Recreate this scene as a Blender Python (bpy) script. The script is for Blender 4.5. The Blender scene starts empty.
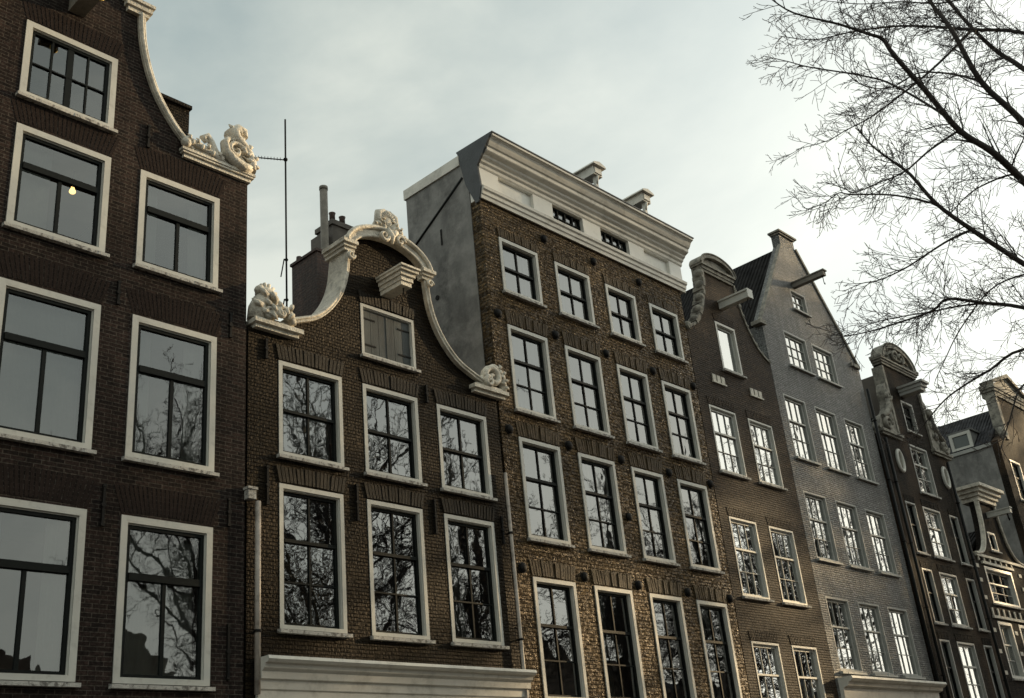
import bpy, math, random
from mathutils import Vector, Matrix
from mathutils.geometry import delaunay_2d_cdt
R = math.radians
rnd = random.Random(7)
SC = bpy.context.scene
COL = SC.collection
FY = 14.0                      # the facade plane

# ------------------------------------------------------------------ helpers
class MB:
    def __init__(s): s.v = []; s.f = []; s.sm = []
    def face(s, pts, smooth=False):
        b = len(s.v); s.v += [tuple(p) for p in pts]; s.f.append(tuple(range(b, b+len(pts)))); s.sm.append(smooth)
    def box(s, x0, x1, y0, y1, z0, z1):
        b = len(s.v)
        s.v += [(x, y, z) for x in (x0, x1) for y in (y0, y1) for z in (z0, z1)]
        for q in ((0,1,3,2),(4,6,7,5),(0,4,5,1),(2,3,7,6),(0,2,6,4),(1,5,7,3)):
            s.f.append(tuple(b+i for i in q)); s.sm.append(False)
        return s
    def hexa(s, p):                       # 8 points: 0-3 front loop, 4-7 back loop
        b = len(s.v); s.v += [tuple(q) for q in p]
        for q in ((0,1,2,3),(7,6,5,4),(0,4,5,1),(1,5,6,2),(2,6,7,3),(3,7,4,0)):
            s.f.append(tuple(b+i for i in q)); s.sm.append(False)
        return s
    def prism(s, poly, y0, y1, smooth=False):      # poly of (x,z), extruded in y
        n = len(poly); b = len(s.v)
        s.v += [(x, y0, z) for x, z in poly] + [(x, y1, z) for x, z in poly]
        s.f.append(tuple(b+i for i in range(n))); s.sm.append(False)
        s.f.append(tuple(b+n+i for i in reversed(range(n)))); s.sm.append(False)
        for i in range(n):
            j = (i+1) % n
            s.f.append((b+i, b+n+i, b+n+j, b+j)); s.sm.append(smooth)
        return s
    def prismx(s, poly, x0, x1):          # poly of (y,z), extruded in x
        n = len(poly); b = len(s.v)
        s.v += [(x0, y, z) for y, z in poly] + [(x1, y, z) for y, z in poly]
        s.f.append(tuple(b+i for i in range(n))); s.sm.append(False)
        s.f.append(tuple(b+n+i for i in reversed(range(n)))); s.sm.append(False)
        for i in range(n):
            j = (i+1) % n
            s.f.append((b+i, b+n+i, b+n+j, b+j)); s.sm.append(False)
        return s
    def strip(s, inner, outer, y0, y1):   # band between two (x,z) polylines, thick in y
        for i in range(len(inner)-1):
            a, b_, c, d = inner[i], inner[i+1], outer[i+1], outer[i]
            s.hexa([(a[0],y0,a[1]),(b_[0],y0,b_[1]),(c[0],y0,c[1]),(d[0],y0,d[1]),
                    (a[0],y1,a[1]),(b_[0],y1,b_[1]),(c[0],y1,c[1]),(d[0],y1,d[1])])
        return s
    def tube(s, pts, rad, n=8, cap=True, flat=1.0):
        pts = [Vector(p) for p in pts]; m = len(pts)
        if not hasattr(rad, '__len__'): rad = [rad]*m
        b = len(s.v); up = None
        for i, p in enumerate(pts):
            t = (pts[min(i+1, m-1)] - pts[max(i-1, 0)])
            t = t.normalized() if t.length > 1e-9 else Vector((0,0,1))
            if up is None:
                up = Vector((0,1,0)) if abs(t.y) < .9 else Vector((1,0,0))
            u = (up - t*up.dot(t)); u = u.normalized() if u.length > 1e-6 else t.orthogonal().normalized()
            up = u; w = t.cross(u)
            for k in range(n):
                a = 2*math.pi*k/n
                s.v.append(tuple(p + (u*math.cos(a)*flat + w*math.sin(a))*rad[i]))
        for i in range(m-1):
            for k in range(n):
                k2 = (k+1) % n
                s.f.append((b+i*n+k, b+i*n+k2, b+(i+1)*n+k2, b+(i+1)*n+k)); s.sm.append(n > 4)
        if cap:
            s.f.append(tuple(b+k for k in reversed(range(n)))); s.sm.append(False)
            s.f.append(tuple(b+(m-1)*n+k for k in range(n))); s.sm.append(False)
        return s
    def ball(s, c, r, nu=10, nv=7):
        rx, ry, rz = r if hasattr(r, '__len__') else (r, r, r)
        b = len(s.v)
        for j in range(nv+1):
            t = math.pi*j/nv
            for i in range(nu):
                a = 2*math.pi*i/nu
                s.v.append((c[0]+rx*math.sin(t)*math.cos(a), c[1]+ry*math.sin(t)*math.sin(a), c[2]+rz*math.cos(t)))
        for j in range(nv):
            for i in range(nu):
                i2 = (i+1) % nu
                s.f.append((b+j*nu+i, b+(j+1)*nu+i, b+(j+1)*nu+i2, b+j*nu+i2)); s.sm.append(True)
        return s
    def spiral(s, c, r0, turns, w0, w1, y, a0=0, sgn=1, n=22, flat=1.4):
        pts = []; rad = []
        for i in range(n):
            t = i/(n-1); a = a0 + sgn*turns*2*math.pi*t; r = r0*(1-t)**.8 + .012
            pts.append((c[0]+r*math.cos(a), y - .02*t, c[1]+r*math.sin(a))); rad.append(w0+(w1-w0)*t)
        return s.tube(pts, rad, 8, flat=flat)
    def leafy(s, pts, r, seed=1, step=.07):      # carved leaf lobes along a scroll
        rr = random.Random(seed); sp = smooth_path([tuple(p) for p in pts], 5); acc = 0; side = 1
        for i in range(1, len(sp)):
            acc += math.dist(sp[i], sp[i-1])
            if acc < step: continue
            acc = 0; side = -side; t = Vector(sp[i])-Vector(sp[i-1]); t.normalize(); w = t.cross(Vector((0,1,0)))
            c = Vector(sp[i]) + w*side*r*.85; tip = c + w*side*r*.55 + t*r*.5
            s.tube([tuple(Vector(sp[i])+Vector((0,-r*.6,0))), tuple(c+Vector((0,-r*.7,0))), tuple(tip+Vector((0,-r*.2,0)))], [r*.42, r*.4, r*.12], 6)
        return s
    def rays(s, c, r0, r1, a0, a1, n, w, y):
        for k in range(n):
            a = R(a0+(a1-a0)*k/(n-1)); s.tube([(c[0]+r0*math.cos(a), y, c[1]+r0*math.sin(a)), (c[0]+r1*math.cos(a), y+.03, c[1]+r1*math.sin(a))], [w*.5, w], 6)
        return s
    def build(s, name, mat, parent=None, loc=None):
        me = bpy.data.meshes.new(name); me.from_pydata(s.v, [], s.f)
        me.polygons.foreach_set('use_smooth', s.sm); me.materials.append(mat); me.update()
        return link(name, me, parent, loc)

def link(name, me, parent=None, loc=None):
    o = bpy.data.objects.new(name, me); COL.objects.link(o)
    if parent: o.parent = parent
    if loc: o.location = loc
    return o
def tag(o, label=None, cat=None, group=None, kind=None):
    if label: o['label'] = label
    if cat: o['category'] = cat
    if group: o['group'] = group
    if kind: o['kind'] = kind
    return o
def empty(name, label, cat, loc=(0,0,0), group=None):
    o = bpy.data.objects.new(name, None); COL.objects.link(o); o.location = loc
    return tag(o, label, cat, group)
def smooth_path(p, k=6):
    out = []
    for i in range(len(p)-1):
        a, b, c, d = p[max(i-1,0)], p[i], p[i+1], p[min(i+2, len(p)-1)]
        for j in range(k):
            t = j/k
            out.append(tuple(.5*((2*b[m])+(-a[m]+c[m])*t+(2*a[m]-5*b[m]+4*c[m]-d[m])*t*t+(-a[m]+3*b[m]-3*c[m]+d[m])*t**3) for m in range(len(b))))
    out.append(tuple(p[-1])); return out
def offset(path, d):                      # shift an (x,z) polyline sideways (left of travel)
    out = []
    for i, p in enumerate(path):
        a, b = path[max(i-1,0)], path[min(i+1, len(path)-1)]
        dx, dz = b[0]-a[0], b[1]-a[1]; l = math.hypot(dx, dz) or 1
        out.append((p[0]-dz/l*d, p[1]+dx/l*d))
    return out
def mirror(path, ax): return [(2*ax-x, z) for x, z in reversed(path)]
def arc(cx, cz, rx, rz, a0, a1, n=18): return [(cx+rx*math.cos(R(a0+(a1-a0)*i/n)), cz+rz*math.sin(R(a0+(a1-a0)*i/n))) for i in range(n+1)]

# ------------------------------------------------------------------ materials
def nodes(name):
    m = bpy.data.materials.new(name); m.use_nodes = True
    nt = m.node_tree; b = nt.nodes['Principled BSDF']
    return m, nt, b
def N(nt, typ, **kw):
    n = nt.nodes.new(typ)
    for k, v in kw.items():
        if k in n.inputs: n.inputs[k].default_value = v
        else: setattr(n, k, v)
    return n
def L(nt, a, b): nt.links.new(a, b)
def ramp(nt, src, stops):
    r = nt.nodes.new('ShaderNodeValToRGB'); e = r.color_ramp.elements
    while len(e) < len(stops): e.new(.5)
    for i, (p, c) in enumerate(stops):
        e[i].position = p; e[i].color = (*c, 1) if hasattr(c, '__len__') else (c, c, c, 1)
    L(nt, src, r.inputs['Fac']); return r
def mixc(nt, fac, a, b, mode='MIX'):
    m = nt.nodes.new('ShaderNodeMix'); m.data_type = 'RGBA'; m.blend_type = mode
    for i, x in ((0, fac), (6, a), (7, b)):
        if hasattr(x, 'is_linked'): L(nt, x, m.inputs[i])
        elif hasattr(x, '__len__'): m.inputs[i].default_value = (*x, 1)
        else: m.inputs[i].default_value = x
    return m.outputs[2]
def brick_mat(name, c1, c2, mortar, bump=.5, rough=.6, bw=.21, rh=.062, wav=0.0, bright=.35, dist=.02, patch=None, spec=.5, pebble=0, tint=None, vari=(.65,1.35), relief=0, glint=False):
    m, nt, b = nodes(name)
    tc = N(nt, 'ShaderNodeTexCoord'); sp = N(nt, 'ShaderNodeSeparateXYZ'); L(nt, tc.outputs['Object'], sp.inputs[0])
    ad = N(nt, 'ShaderNodeMath', operation='ADD'); L(nt, sp.outputs[0], ad.inputs[0]); L(nt, sp.outputs[1], ad.inputs[1])
    cb = N(nt, 'ShaderNodeCombineXYZ'); L(nt, ad.outputs[0], cb.inputs[0]); L(nt, sp.outputs[2], cb.inputs[1])
    vec = cb.outputs[0]
    if wav:
        nz = N(nt, 'ShaderNodeTexNoise', Scale=5.0, Detail=2.0); L(nt, tc.outputs['Object'], nz.inputs['Vector'])
        sb = N(nt, 'ShaderNodeVectorMath', operation='SUBTRACT'); L(nt, nz.outputs['Color'], sb.inputs[0]); sb.inputs[1].default_value = (.5, .5, .5)
        sc = N(nt, 'ShaderNodeVectorMath', operation='SCALE'); L(nt, sb.outputs[0], sc.inputs[0]); sc.inputs['Scale'].default_value = wav
        a2 = N(nt, 'ShaderNodeVectorMath', operation='ADD'); L(nt, vec, a2.inputs[0]); L(nt, sc.outputs[0], a2.inputs[1]); vec = a2.outputs[0]
    bt = N(nt, 'ShaderNodeTexBrick', Scale=1.0); L(nt, vec, bt.inputs['Vector'])
    bt.inputs['Color1'].default_value = (*c1, 1); bt.inputs['Color2'].default_value = (*c2, 1); bt.inputs['Mortar'].default_value = (*mortar, 1)
    bt.inputs['Mortar Size'].default_value = .007; bt.inputs['Mortar Smooth'].default_value = .3
    bt.inputs['Brick Width'].default_value = bw; bt.inputs['Row Height'].default_value = rh; bt.inputs['Bias'].default_value = -.1
    n1 = N(nt, 'ShaderNodeTexNoise', Scale=.7, Detail=6.0, Roughness=.65); L(nt, tc.outputs['Object'], n1.inputs['Vector'])
    r1 = ramp(nt, n1.outputs['Fac'], [(.3, (1-bright,)*3), (.7, (1+bright,)*3)])
    c = mixc(nt, 1.0, bt.outputs['Color'], r1.outputs['Color'], 'MULTIPLY')
    n3 = N(nt, 'ShaderNodeTexNoise', Scale=22.0, Detail=3.0); L(nt, tc.outputs['Object'], n3.inputs['Vector'])
    r3 = ramp(nt, n3.outputs['Fac'], [(.38, vari[0]), (.62, vari[1])])
    c = mixc(nt, 1.0, c, r3.outputs['Color'], 'MULTIPLY')
    # rain streaks, stretched downwards
    mp = N(nt, 'ShaderNodeMapping'); mp.inputs['Scale'].default_value = (3.2, 3.2, .25); L(nt, tc.outputs['Object'], mp.inputs[0])
    n4 = N(nt, 'ShaderNodeTexNoise', Scale=1.6, Detail=5.0); L(nt, mp.outputs[0], n4.inputs['Vector'])
    r4 = ramp(nt, n4.outputs['Fac'], [(.38, .72), (.62, 1.12)])
    c = mixc(nt, .8, c, r4.outputs['Color'], 'MULTIPLY')
    if patch:
        n5 = N(nt, 'ShaderNodeTexNoise', Scale=.45, Detail=3.0); L(nt, tc.outputs['Object'], n5.inputs['Vector'])
        r5 = ramp(nt, n5.outputs['Fac'], [(.48, 0.0), (.6, .7)])
        c = mixc(nt, r5.outputs['Color'], c, patch)
    L(nt, c, b.inputs['Base Color'])
    b.inputs['Roughness'].default_value = rough; b.inputs['Specular IOR Level'].default_value = spec
    if tint: b.inputs['Specular Tint'].default_value = (*tint, 1)
    if glint:
        n7 = N(nt, 'ShaderNodeTexNoise', Scale=12.0, Detail=2.0); L(nt, tc.outputs['Object'], n7.inputs['Vector'])
        r7 = ramp(nt, n7.outputs['Fac'], [(.42, .85), (.6, .26)]); L(nt, r7.outputs['Color'], b.inputs['Roughness'])
    h1 = N(nt, 'ShaderNodeMath', operation='MULTIPLY_ADD'); L(nt, bt.outputs['Fac'], h1.inputs[0]); h1.inputs[1].default_value = -1.0
    L(nt, n3.outputs['Fac'], h1.inputs[2])
    bp = N(nt, 'ShaderNodeBump', Strength=bump, Distance=dist); L(nt, h1.outputs[0], bp.inputs['Height'])
    last = bp
    if relief:      # single bricks stand proud or sit back, course by course
        b2 = N(nt, 'ShaderNodeTexBrick', Scale=1.0); L(nt, vec, b2.inputs['Vector'])
        b2.inputs['Color1'].default_value = (0,0,0,1); b2.inputs['Color2'].default_value = (1,1,1,1); b2.inputs['Mortar'].default_value = (0,0,0,1)
        b2.inputs['Mortar Size'].default_value = .012; b2.inputs['Mortar Smooth'].default_value = .9; b2.inputs['Brick Width'].default_value = bw*.55; b2.inputs['Row Height'].default_value = rh
        bp3 = N(nt, 'ShaderNodeBump', Strength=1.0, Distance=relief); L(nt, b2.outputs['Color'], bp3.inputs['Height']); L(nt, bp.outputs[0], bp3.inputs['Normal']); last = bp3
    if pebble:
        # each hand-made brick sits a little differently: big uneven relief
        n6 = N(nt, 'ShaderNodeTexNoise', Scale=9.0, Detail=2.5, Roughness=.6); mp6 = N(nt, 'ShaderNodeMapping'); mp6.inputs['Scale'].default_value = (.85, .85, 2.0); L(nt, tc.outputs['Object'], mp6.inputs[0]); L(nt, mp6.outputs[0], n6.inputs['Vector'])
        bp2 = N(nt, 'ShaderNodeBump', Strength=1.0, Distance=pebble); L(nt, n6.outputs['Fac'], bp2.inputs['Height']); L(nt, last.outputs[0], bp2.inputs['Normal']); last = bp2
    L(nt, last.outputs[0], b.inputs['Normal'])
    return m
def flat_mat(name, col, rough=.6, var=.25, scale=3.0, bump=.15, dirt=None, metal=0, dscale=6.0, dlo=.5, dhi=.68, spec=.5, stretch=1.0):
    m, nt, b = nodes(name)
    tc = N(nt, 'ShaderNodeTexCoord')
    mp = N(nt, 'ShaderNodeMapping'); mp.inputs['Scale'].default_value = (1, 1, stretch); L(nt, tc.outputs['Object'], mp.inputs[0])
    n1 = N(nt, 'ShaderNodeTexNoise', Scale=scale, Detail=6.0, Roughness=.65); L(nt, mp.outputs[0], n1.inputs['Vector'])
    r1 = ramp(nt, n1.outputs['Fac'], [(.3, (1-var,)*3), (.7, (1+var*.5,)*3)])
    c = mixc(nt, 1.0, col, r1.outputs['Color'], 'MULTIPLY')
    if dirt:
        n2 = N(nt, 'ShaderNodeTexNoise', Scale=dscale, Detail=8.0, Roughness=.7); L(nt, tc.outputs['Object'], n2.inputs['Vector'])
        r2 = ramp(nt, n2.outputs['Fac'], [(dlo, 0.0), (dhi, .85)])
        c = mixc(nt, r2.outputs['Color'], c, dirt)
    L(nt, c, b.inputs['Base Color'])
    b.inputs['Roughness'].default_value = rough; b.inputs['Metallic'].default_value = metal; b.inputs['Specular IOR Level'].default_value = spec
    n3 = N(nt, 'ShaderNodeTexNoise', Scale=scale*8, Detail=4.0); L(nt, tc.outputs['Object'], n3.inputs['Vector'])
    bp = N(nt, 'ShaderNodeBump', Strength=bump, Distance=.02); L(nt, n3.outputs['Fac'], bp.inputs['Height']); L(nt, bp.outputs[0], b.inputs['Normal'])
    return m
def glass_mat(name, ior, wave=.004, tint=(.55,.6,.58)):
    m, nt, b = nodes(name); nt.nodes.remove(b)
    out = nt.nodes['Material Output']
    tc = N(nt, 'ShaderNodeTexCoord'); n1 = N(nt, 'ShaderNodeTexNoise', Scale=2.6, Detail=1.5); L(nt, tc.outputs['Object'], n1.inputs['Vector'])
    bp = N(nt, 'ShaderNodeBump', Strength=1.0, Distance=wave); L(nt, n1.outputs['Fac'], bp.inputs['Height'])
    fr = N(nt, 'ShaderNodeFresnel', IOR=ior); L(nt, bp.outputs[0], fr.inputs['Normal'])
    gl = N(nt, 'ShaderNodeBsdfGlossy', Roughness=.012); gl.inputs['Color'].default_value = (.95,.97,.96,1); L(nt, bp.outputs[0], gl.inputs['Normal'])
    tr = N(nt, 'ShaderNodeBsdfTransparent'); tr.inputs['Color'].default_value = (*tint, 1)
    mx = N(nt, 'ShaderNodeMixShader'); L(nt, fr.outputs[0], mx.inputs[0]); L(nt, tr.outputs[0], mx.inputs[1]); L(nt, gl.outputs[0], mx.inputs[2])
    L(nt, mx.outputs[0], out.inputs['Surface']); return m
def tile_mat(name, col):
    m, nt, b = nodes(name)
    tc = N(nt, 'ShaderNodeTexCoord'); mp = N(nt, 'ShaderNodeMapping'); mp.inputs['Scale'].default_value = (0, 1, 1); L(nt, tc.outputs['Object'], mp.inputs[0])
    w1 = N(nt, 'ShaderNodeTexWave', Scale=2.2, wave_type='BANDS', bands_direction='Y'); L(nt, mp.outputs[0], w1.inputs['Vector'])
    w2 = N(nt, 'ShaderNodeTexWave', Scale=2.4, wave_type='BANDS', bands_direction='Z', wave_profile='SAW'); L(nt, mp.outputs[0], w2.inputs['Vector'])
    a = N(nt, 'ShaderNodeMath', operation='ADD'); L(nt, w1.outputs['Fac'], a.inputs[0]); L(nt, w2.outputs['Fac'], a.inputs[1])
    n1 = N(nt, 'ShaderNodeTexNoise', Scale=3.0, Detail=6.0); L(nt, tc.outputs['Object'], n1.inputs['Vector'])
    r1 = ramp(nt, n1.outputs['Fac'], [(.3, .5), (.7, 1.5)])
    L(nt, mixc(nt, 1.0, col, r1.outputs['Color'], 'MULTIPLY'), b.inputs['Base Color']); b.inputs['Roughness'].default_value = .8; b.inputs['Specular IOR Level'].default_value = .1
    bp = N(nt, 'ShaderNodeBump', Strength=1.0, Distance=.09); L(nt, a.outputs[0], bp.inputs['Height']); L(nt, bp.outputs[0], b.inputs['Normal'])
    return m

M = {}
M['brick_a'] = brick_mat('purple brown brick', (.017,.0125,.011), (.038,.025,.021), (.07,.06,.05), bump=.8, rough=.8, spec=.08, dist=.012, patch=None)
M['arch_a'] = flat_mat('rubbed brick', (.026,.0185,.016), .8, .45, 14, .5, spec=.08)
M['brick_b'] = brick_mat('tarred brick', (.006,.005,.004), (.021,.0155,.0095), (.011,.009,.0065), bump=1, rough=.55, dist=.03, wav=.02, pebble=.012, spec=.13, vari=(.6,1.45), tint=(1,.75,.5), relief=.03)
M['arch_b'] = flat_mat('tarred arch brick', (.022,.017,.011), .55, .5, 16, .9, spec=.2)
M['brick_c'] = brick_mat('rough glazed brick', (.016,.011,.0065), (.13,.088,.045), (.012,.009,.006), bump=1, rough=.45, bw=.2, rh=.075, dist=.05, wav=.03, pebble=.055, spec=.42, bright=.6, tint=(1,.66,.3), vari=(.45,1.55), relief=.05, glint=True)
M['arch_c'] = flat_mat('rough arch brick', (.08,.055,.028), .45, .5, 14, 1.0, spec=.14)
M['brick_d'] = brick_mat('brown brick', (.034,.022,.013), (.062,.04,.024), (.035,.026,.018), bump=1, rough=.6, dist=.015, pebble=.008, spec=.12, relief=.02, vari=(.5,1.5))
M['brick_e'] = brick_mat('grey painted brick', (.14,.142,.138), (.22,.222,.215), (.085,.087,.084), bump=1, rough=.5, dist=.02, bright=.28, pebble=.018, spec=.4, relief=.025, vari=(.55,1.4))
M['brick_f'] = brick_mat('dark brown brick', (.014,.012,.010), (.03,.023,.017), (.03,.025,.02), bump=.9, rough=.7, dist=.015, patch=(.07,.046,.03), pebble=.015, spec=.06)
M['brick_g'] = brick_mat('black brown brick', (.014,.012,.011), (.028,.022,.018), (.03,.026,.022), bump=.8, rough=.75, dist=.015, spec=.06)
M['brick_h'] = brick_mat('far bank brick', (.07,.05,.04), (.11,.075,.055), (.12,.1,.08), bump=.5, rough=.7)
M['frame'] = flat_mat('off white window paint', (.56,.55,.5), .45, .14, 2.2, .12, dirt=(.3,.285,.25), dscale=8, dlo=.55, dhi=.9, stretch=.5)
M['frame_grey'] = flat_mat('grey window paint', (.36,.36,.335), .5, .16, 2.2, .12, dirt=(.18,.17,.15), dscale=9, dlo=.58, dhi=.8)
M['sill'] = flat_mat('weathered sill stone', (.5,.48,.44), .7, .3, 6, .5, dirt=(.09,.08,.07), dscale=14, dlo=.5, dhi=.6)
M['sash'] = flat_mat('black green sash paint', (.008,.01,.009), .5, .3, 4, .05, spec=.12)
M['sash_pale'] = flat_mat('pale sash paint', (.5,.5,.46), .45, .2, 3, .1)
M['stone'] = flat_mat('weathered white stone', (.72,.67,.57), .6, .3, 3.5, 1.0, dirt=(.16,.145,.115), dscale=6, dlo=.47, dhi=.8)
M['stone_dark'] = flat_mat('soiled sandstone', (.3,.28,.235), .75, .4, 4, .6, dirt=(.07,.065,.055), dscale=6, dlo=.45, dhi=.65)
M['paint'] = flat_mat('cream cornice paint', (.7,.67,.6), .5, .14, 1.5, .1, dirt=(.3,.28,.23), dscale=3, dlo=.5, dhi=.8, stretch=3)
M['frieze'] = flat_mat('white frieze paint', (.82,.8,.74), .5, .1, 1.5, .1, dirt=(.4,.38,.33), dscale=3, dlo=.55, dhi=.9)
M['render'] = flat_mat('grey cement render', (.2,.195,.185), .8, .6, 1.3, .5, dirt=(.33,.32,.3), dscale=1.6, dlo=.45, dhi=.7, stretch=.35)
M['render_b'] = flat_mat('dark cement render', (.13,.13,.125), .8, .35, 1.0, .3)
M['slate'] = flat_mat('slate cladding', (.045,.05,.055), .5, .4, 2.5, .4)
M['tile'] = tile_mat('dark pantile', (.022,.021,.021))
M['tile_grey'] = tile_mat('grey roof tile', (.06,.06,.065))
M['iron'] = flat_mat('black iron', (.012,.011,.010), .6, .3, 8, .2, spec=.15)
M['zinc'] = flat_mat('pale drainpipe metal', (.42,.37,.32), .45, .3, 5, .1, dirt=(.14,.12,.1), dscale=6)
M['pipe_dark'] = flat_mat('dark drainpipe paint', (.012,.013,.013), .5, .3, 5, .1, spec=.15)
M['shutter'] = flat_mat('grey green shutter wood', (.07,.078,.075), .7, .55, 5, .5, stretch=.12)
M['wood'] = flat_mat('weathered beam wood', (.2,.18,.15), .7, .4, 5, .4)
M['chim'] = brick_mat('sooty chimney brick', (.055,.028,.02), (.09,.047,.033), (.08,.065,.055), bump=.8, rough=.7)
M['chim_grey'] = flat_mat('sooty render', (.13,.115,.1), .8, .35, 3, .4)
M['glass'] = glass_mat('old window glass', 2.7, .0013)
M['glass_b'] = glass_mat('modern window glass', 2.35, .0018, (.7,.74,.72))
M['glass_c'] = glass_mat('bright window glass', 8.0, .001, (.8,.82,.8))
M['dim_glass'] = glass_mat('dormer glass', 1.6, .001)
M['room'] = flat_mat('dim room plaster', (.16,.14,.12), .9, .3, 1.0, .1)
M['curtain'] = flat_mat('pale curtain cloth', (.5,.49,.45), .9, .12, 3, .2)
M['blind'] = flat_mat('tan blind cloth', (.2,.14,.09), .9, .15, 2, .2, stretch=6)
M['bark'] = flat_mat('wet elm bark', (.06,.05,.045), .8, .4, 8, .8)
M['gilt'] = flat_mat('gilded iron', (.6,.42,.14), .35, .3, 6, .2, metal=.8)

# ------------------------------------------------------------------ windows
def arch_mesh(w, h, n, splay, cam, rough, seed):
    rr = random.Random(seed); mb = MB()
    for i in range(n):
        a0 = i/n + .004; a1 = (i+1)/n - .004*(1 if n < 30 else .7)
        def xb(t): return (t-.5)*w
        def xt(t): return (t-.5)*(w+2*splay)
        cz = lambda t: cam*(1-(2*t-1)**2)
        g = .006
        d = (.012 if rough > .005 else .004) + rr.uniform(0, rough)*.6
        zb0 = cz(a0)*.8; zb1 = cz(a1)*.8
        top = h + rr.uniform(-rough, rough)*.6
        mb.hexa([(xb(a0)+g/2,-d,zb0),(xb(a1)-g/2,-d,zb1),(xt(a1)-g/2,-d-rr.uniform(-.4,.4)*rough,top+cz(a1)),(xt(a0)+g/2,-d,top+cz(a0)),
                 (xb(a0)+g/2,.03,zb0),(xb(a1)-g/2,.03,zb1),(xt(a1)-g/2,.03,top+cz(a1)),(xt(a0)+g/2,.03,top+cz(a0))])
    return mb
_cache = {}
def shared(key, make, name, mat):
    if key not in _cache:
        mb = make(); me = bpy.data.meshes.new(name); me.from_pydata(mb.v, [], mb.f)
        me.polygons.foreach_set('use_smooth', mb.sm); me.materials.append(mat); _cache[key] = me
    return _cache[key]
def panes_for(gx0, gx1, gz0, gz1, style):
    """style: dict(cols, rail, up, lo, bar, trans) -> list of pane rects, list of bars (x0,x1,z0,z1,thick)"""
    rects = []; bars = []
    H = gz1-gz0; W = gx1-gx0; c = style['cols']; bw = style.get('bar', .028); mw = style.get('mid', bw)
    zr = gz1 - H*style['rail'] if style.get('rail') else gz0
    rt = style.get('railw', .06)
    def field(z0, z1, rows, cols):
        xs = [gx0 + W*i/cols for i in range(cols+1)]; zs = [z0+(z1-z0)*i/rows for i in range(rows+1)]
        for i in range(1, cols):
            w = mw if (cols % 2 == 0 and i == cols//2) else bw
            bars.append((xs[i]-w/2, xs[i]+w/2, z0, z1, 0))
        for j in range(1, rows): bars.append((gx0, gx1, zs[j]-bw/2*.8, zs[j]+bw/2*.8, .004))
        for i in range(cols):
            for j in range(rows): rects.append((xs[i], xs[i+1], zs[j], zs[j+1]))
    if style.get('rail'):
        field(zr+rt/2, gz1, style['up'], style.get('upcols', c)); field(gz0, zr-rt/2, style['lo'], c)
        bars.append((gx0, gx1, zr-rt/2, zr+rt/2, .03))
    else: field(gz0, gz1, style['lo'], c)
    return rects, bars
STY = {
 'transom': dict(cols=2, rail=.34, up=1, lo=1, upcols=1, railw=.1, bar=.055),
 'casement': dict(cols=4, lo=2, bar=.03, mid=.1),
 'sash22': dict(cols=2, rail=.5, up=1, lo=1, bar=.04, railw=.05),
 'sash23': dict(cols=2, rail=.37, up=1, lo=2, bar=.034, railw=.055),
 'sash33': dict(cols=3, rail=.38, up=1, lo=2, bar=.015, railw=.045),
 'sash42': dict(cols=3, lo=3, bar=.015),
 'sash21': dict(cols=2, rail=.42, up=1, lo=1, bar=.03, railw=.05),
 'single': dict(cols=1, lo=1),
 'two': dict(cols=2, lo=2, bar=.03),
 'attic': dict(cols=5, lo=1, bar=.03),
}
HOLES = {}
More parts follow.
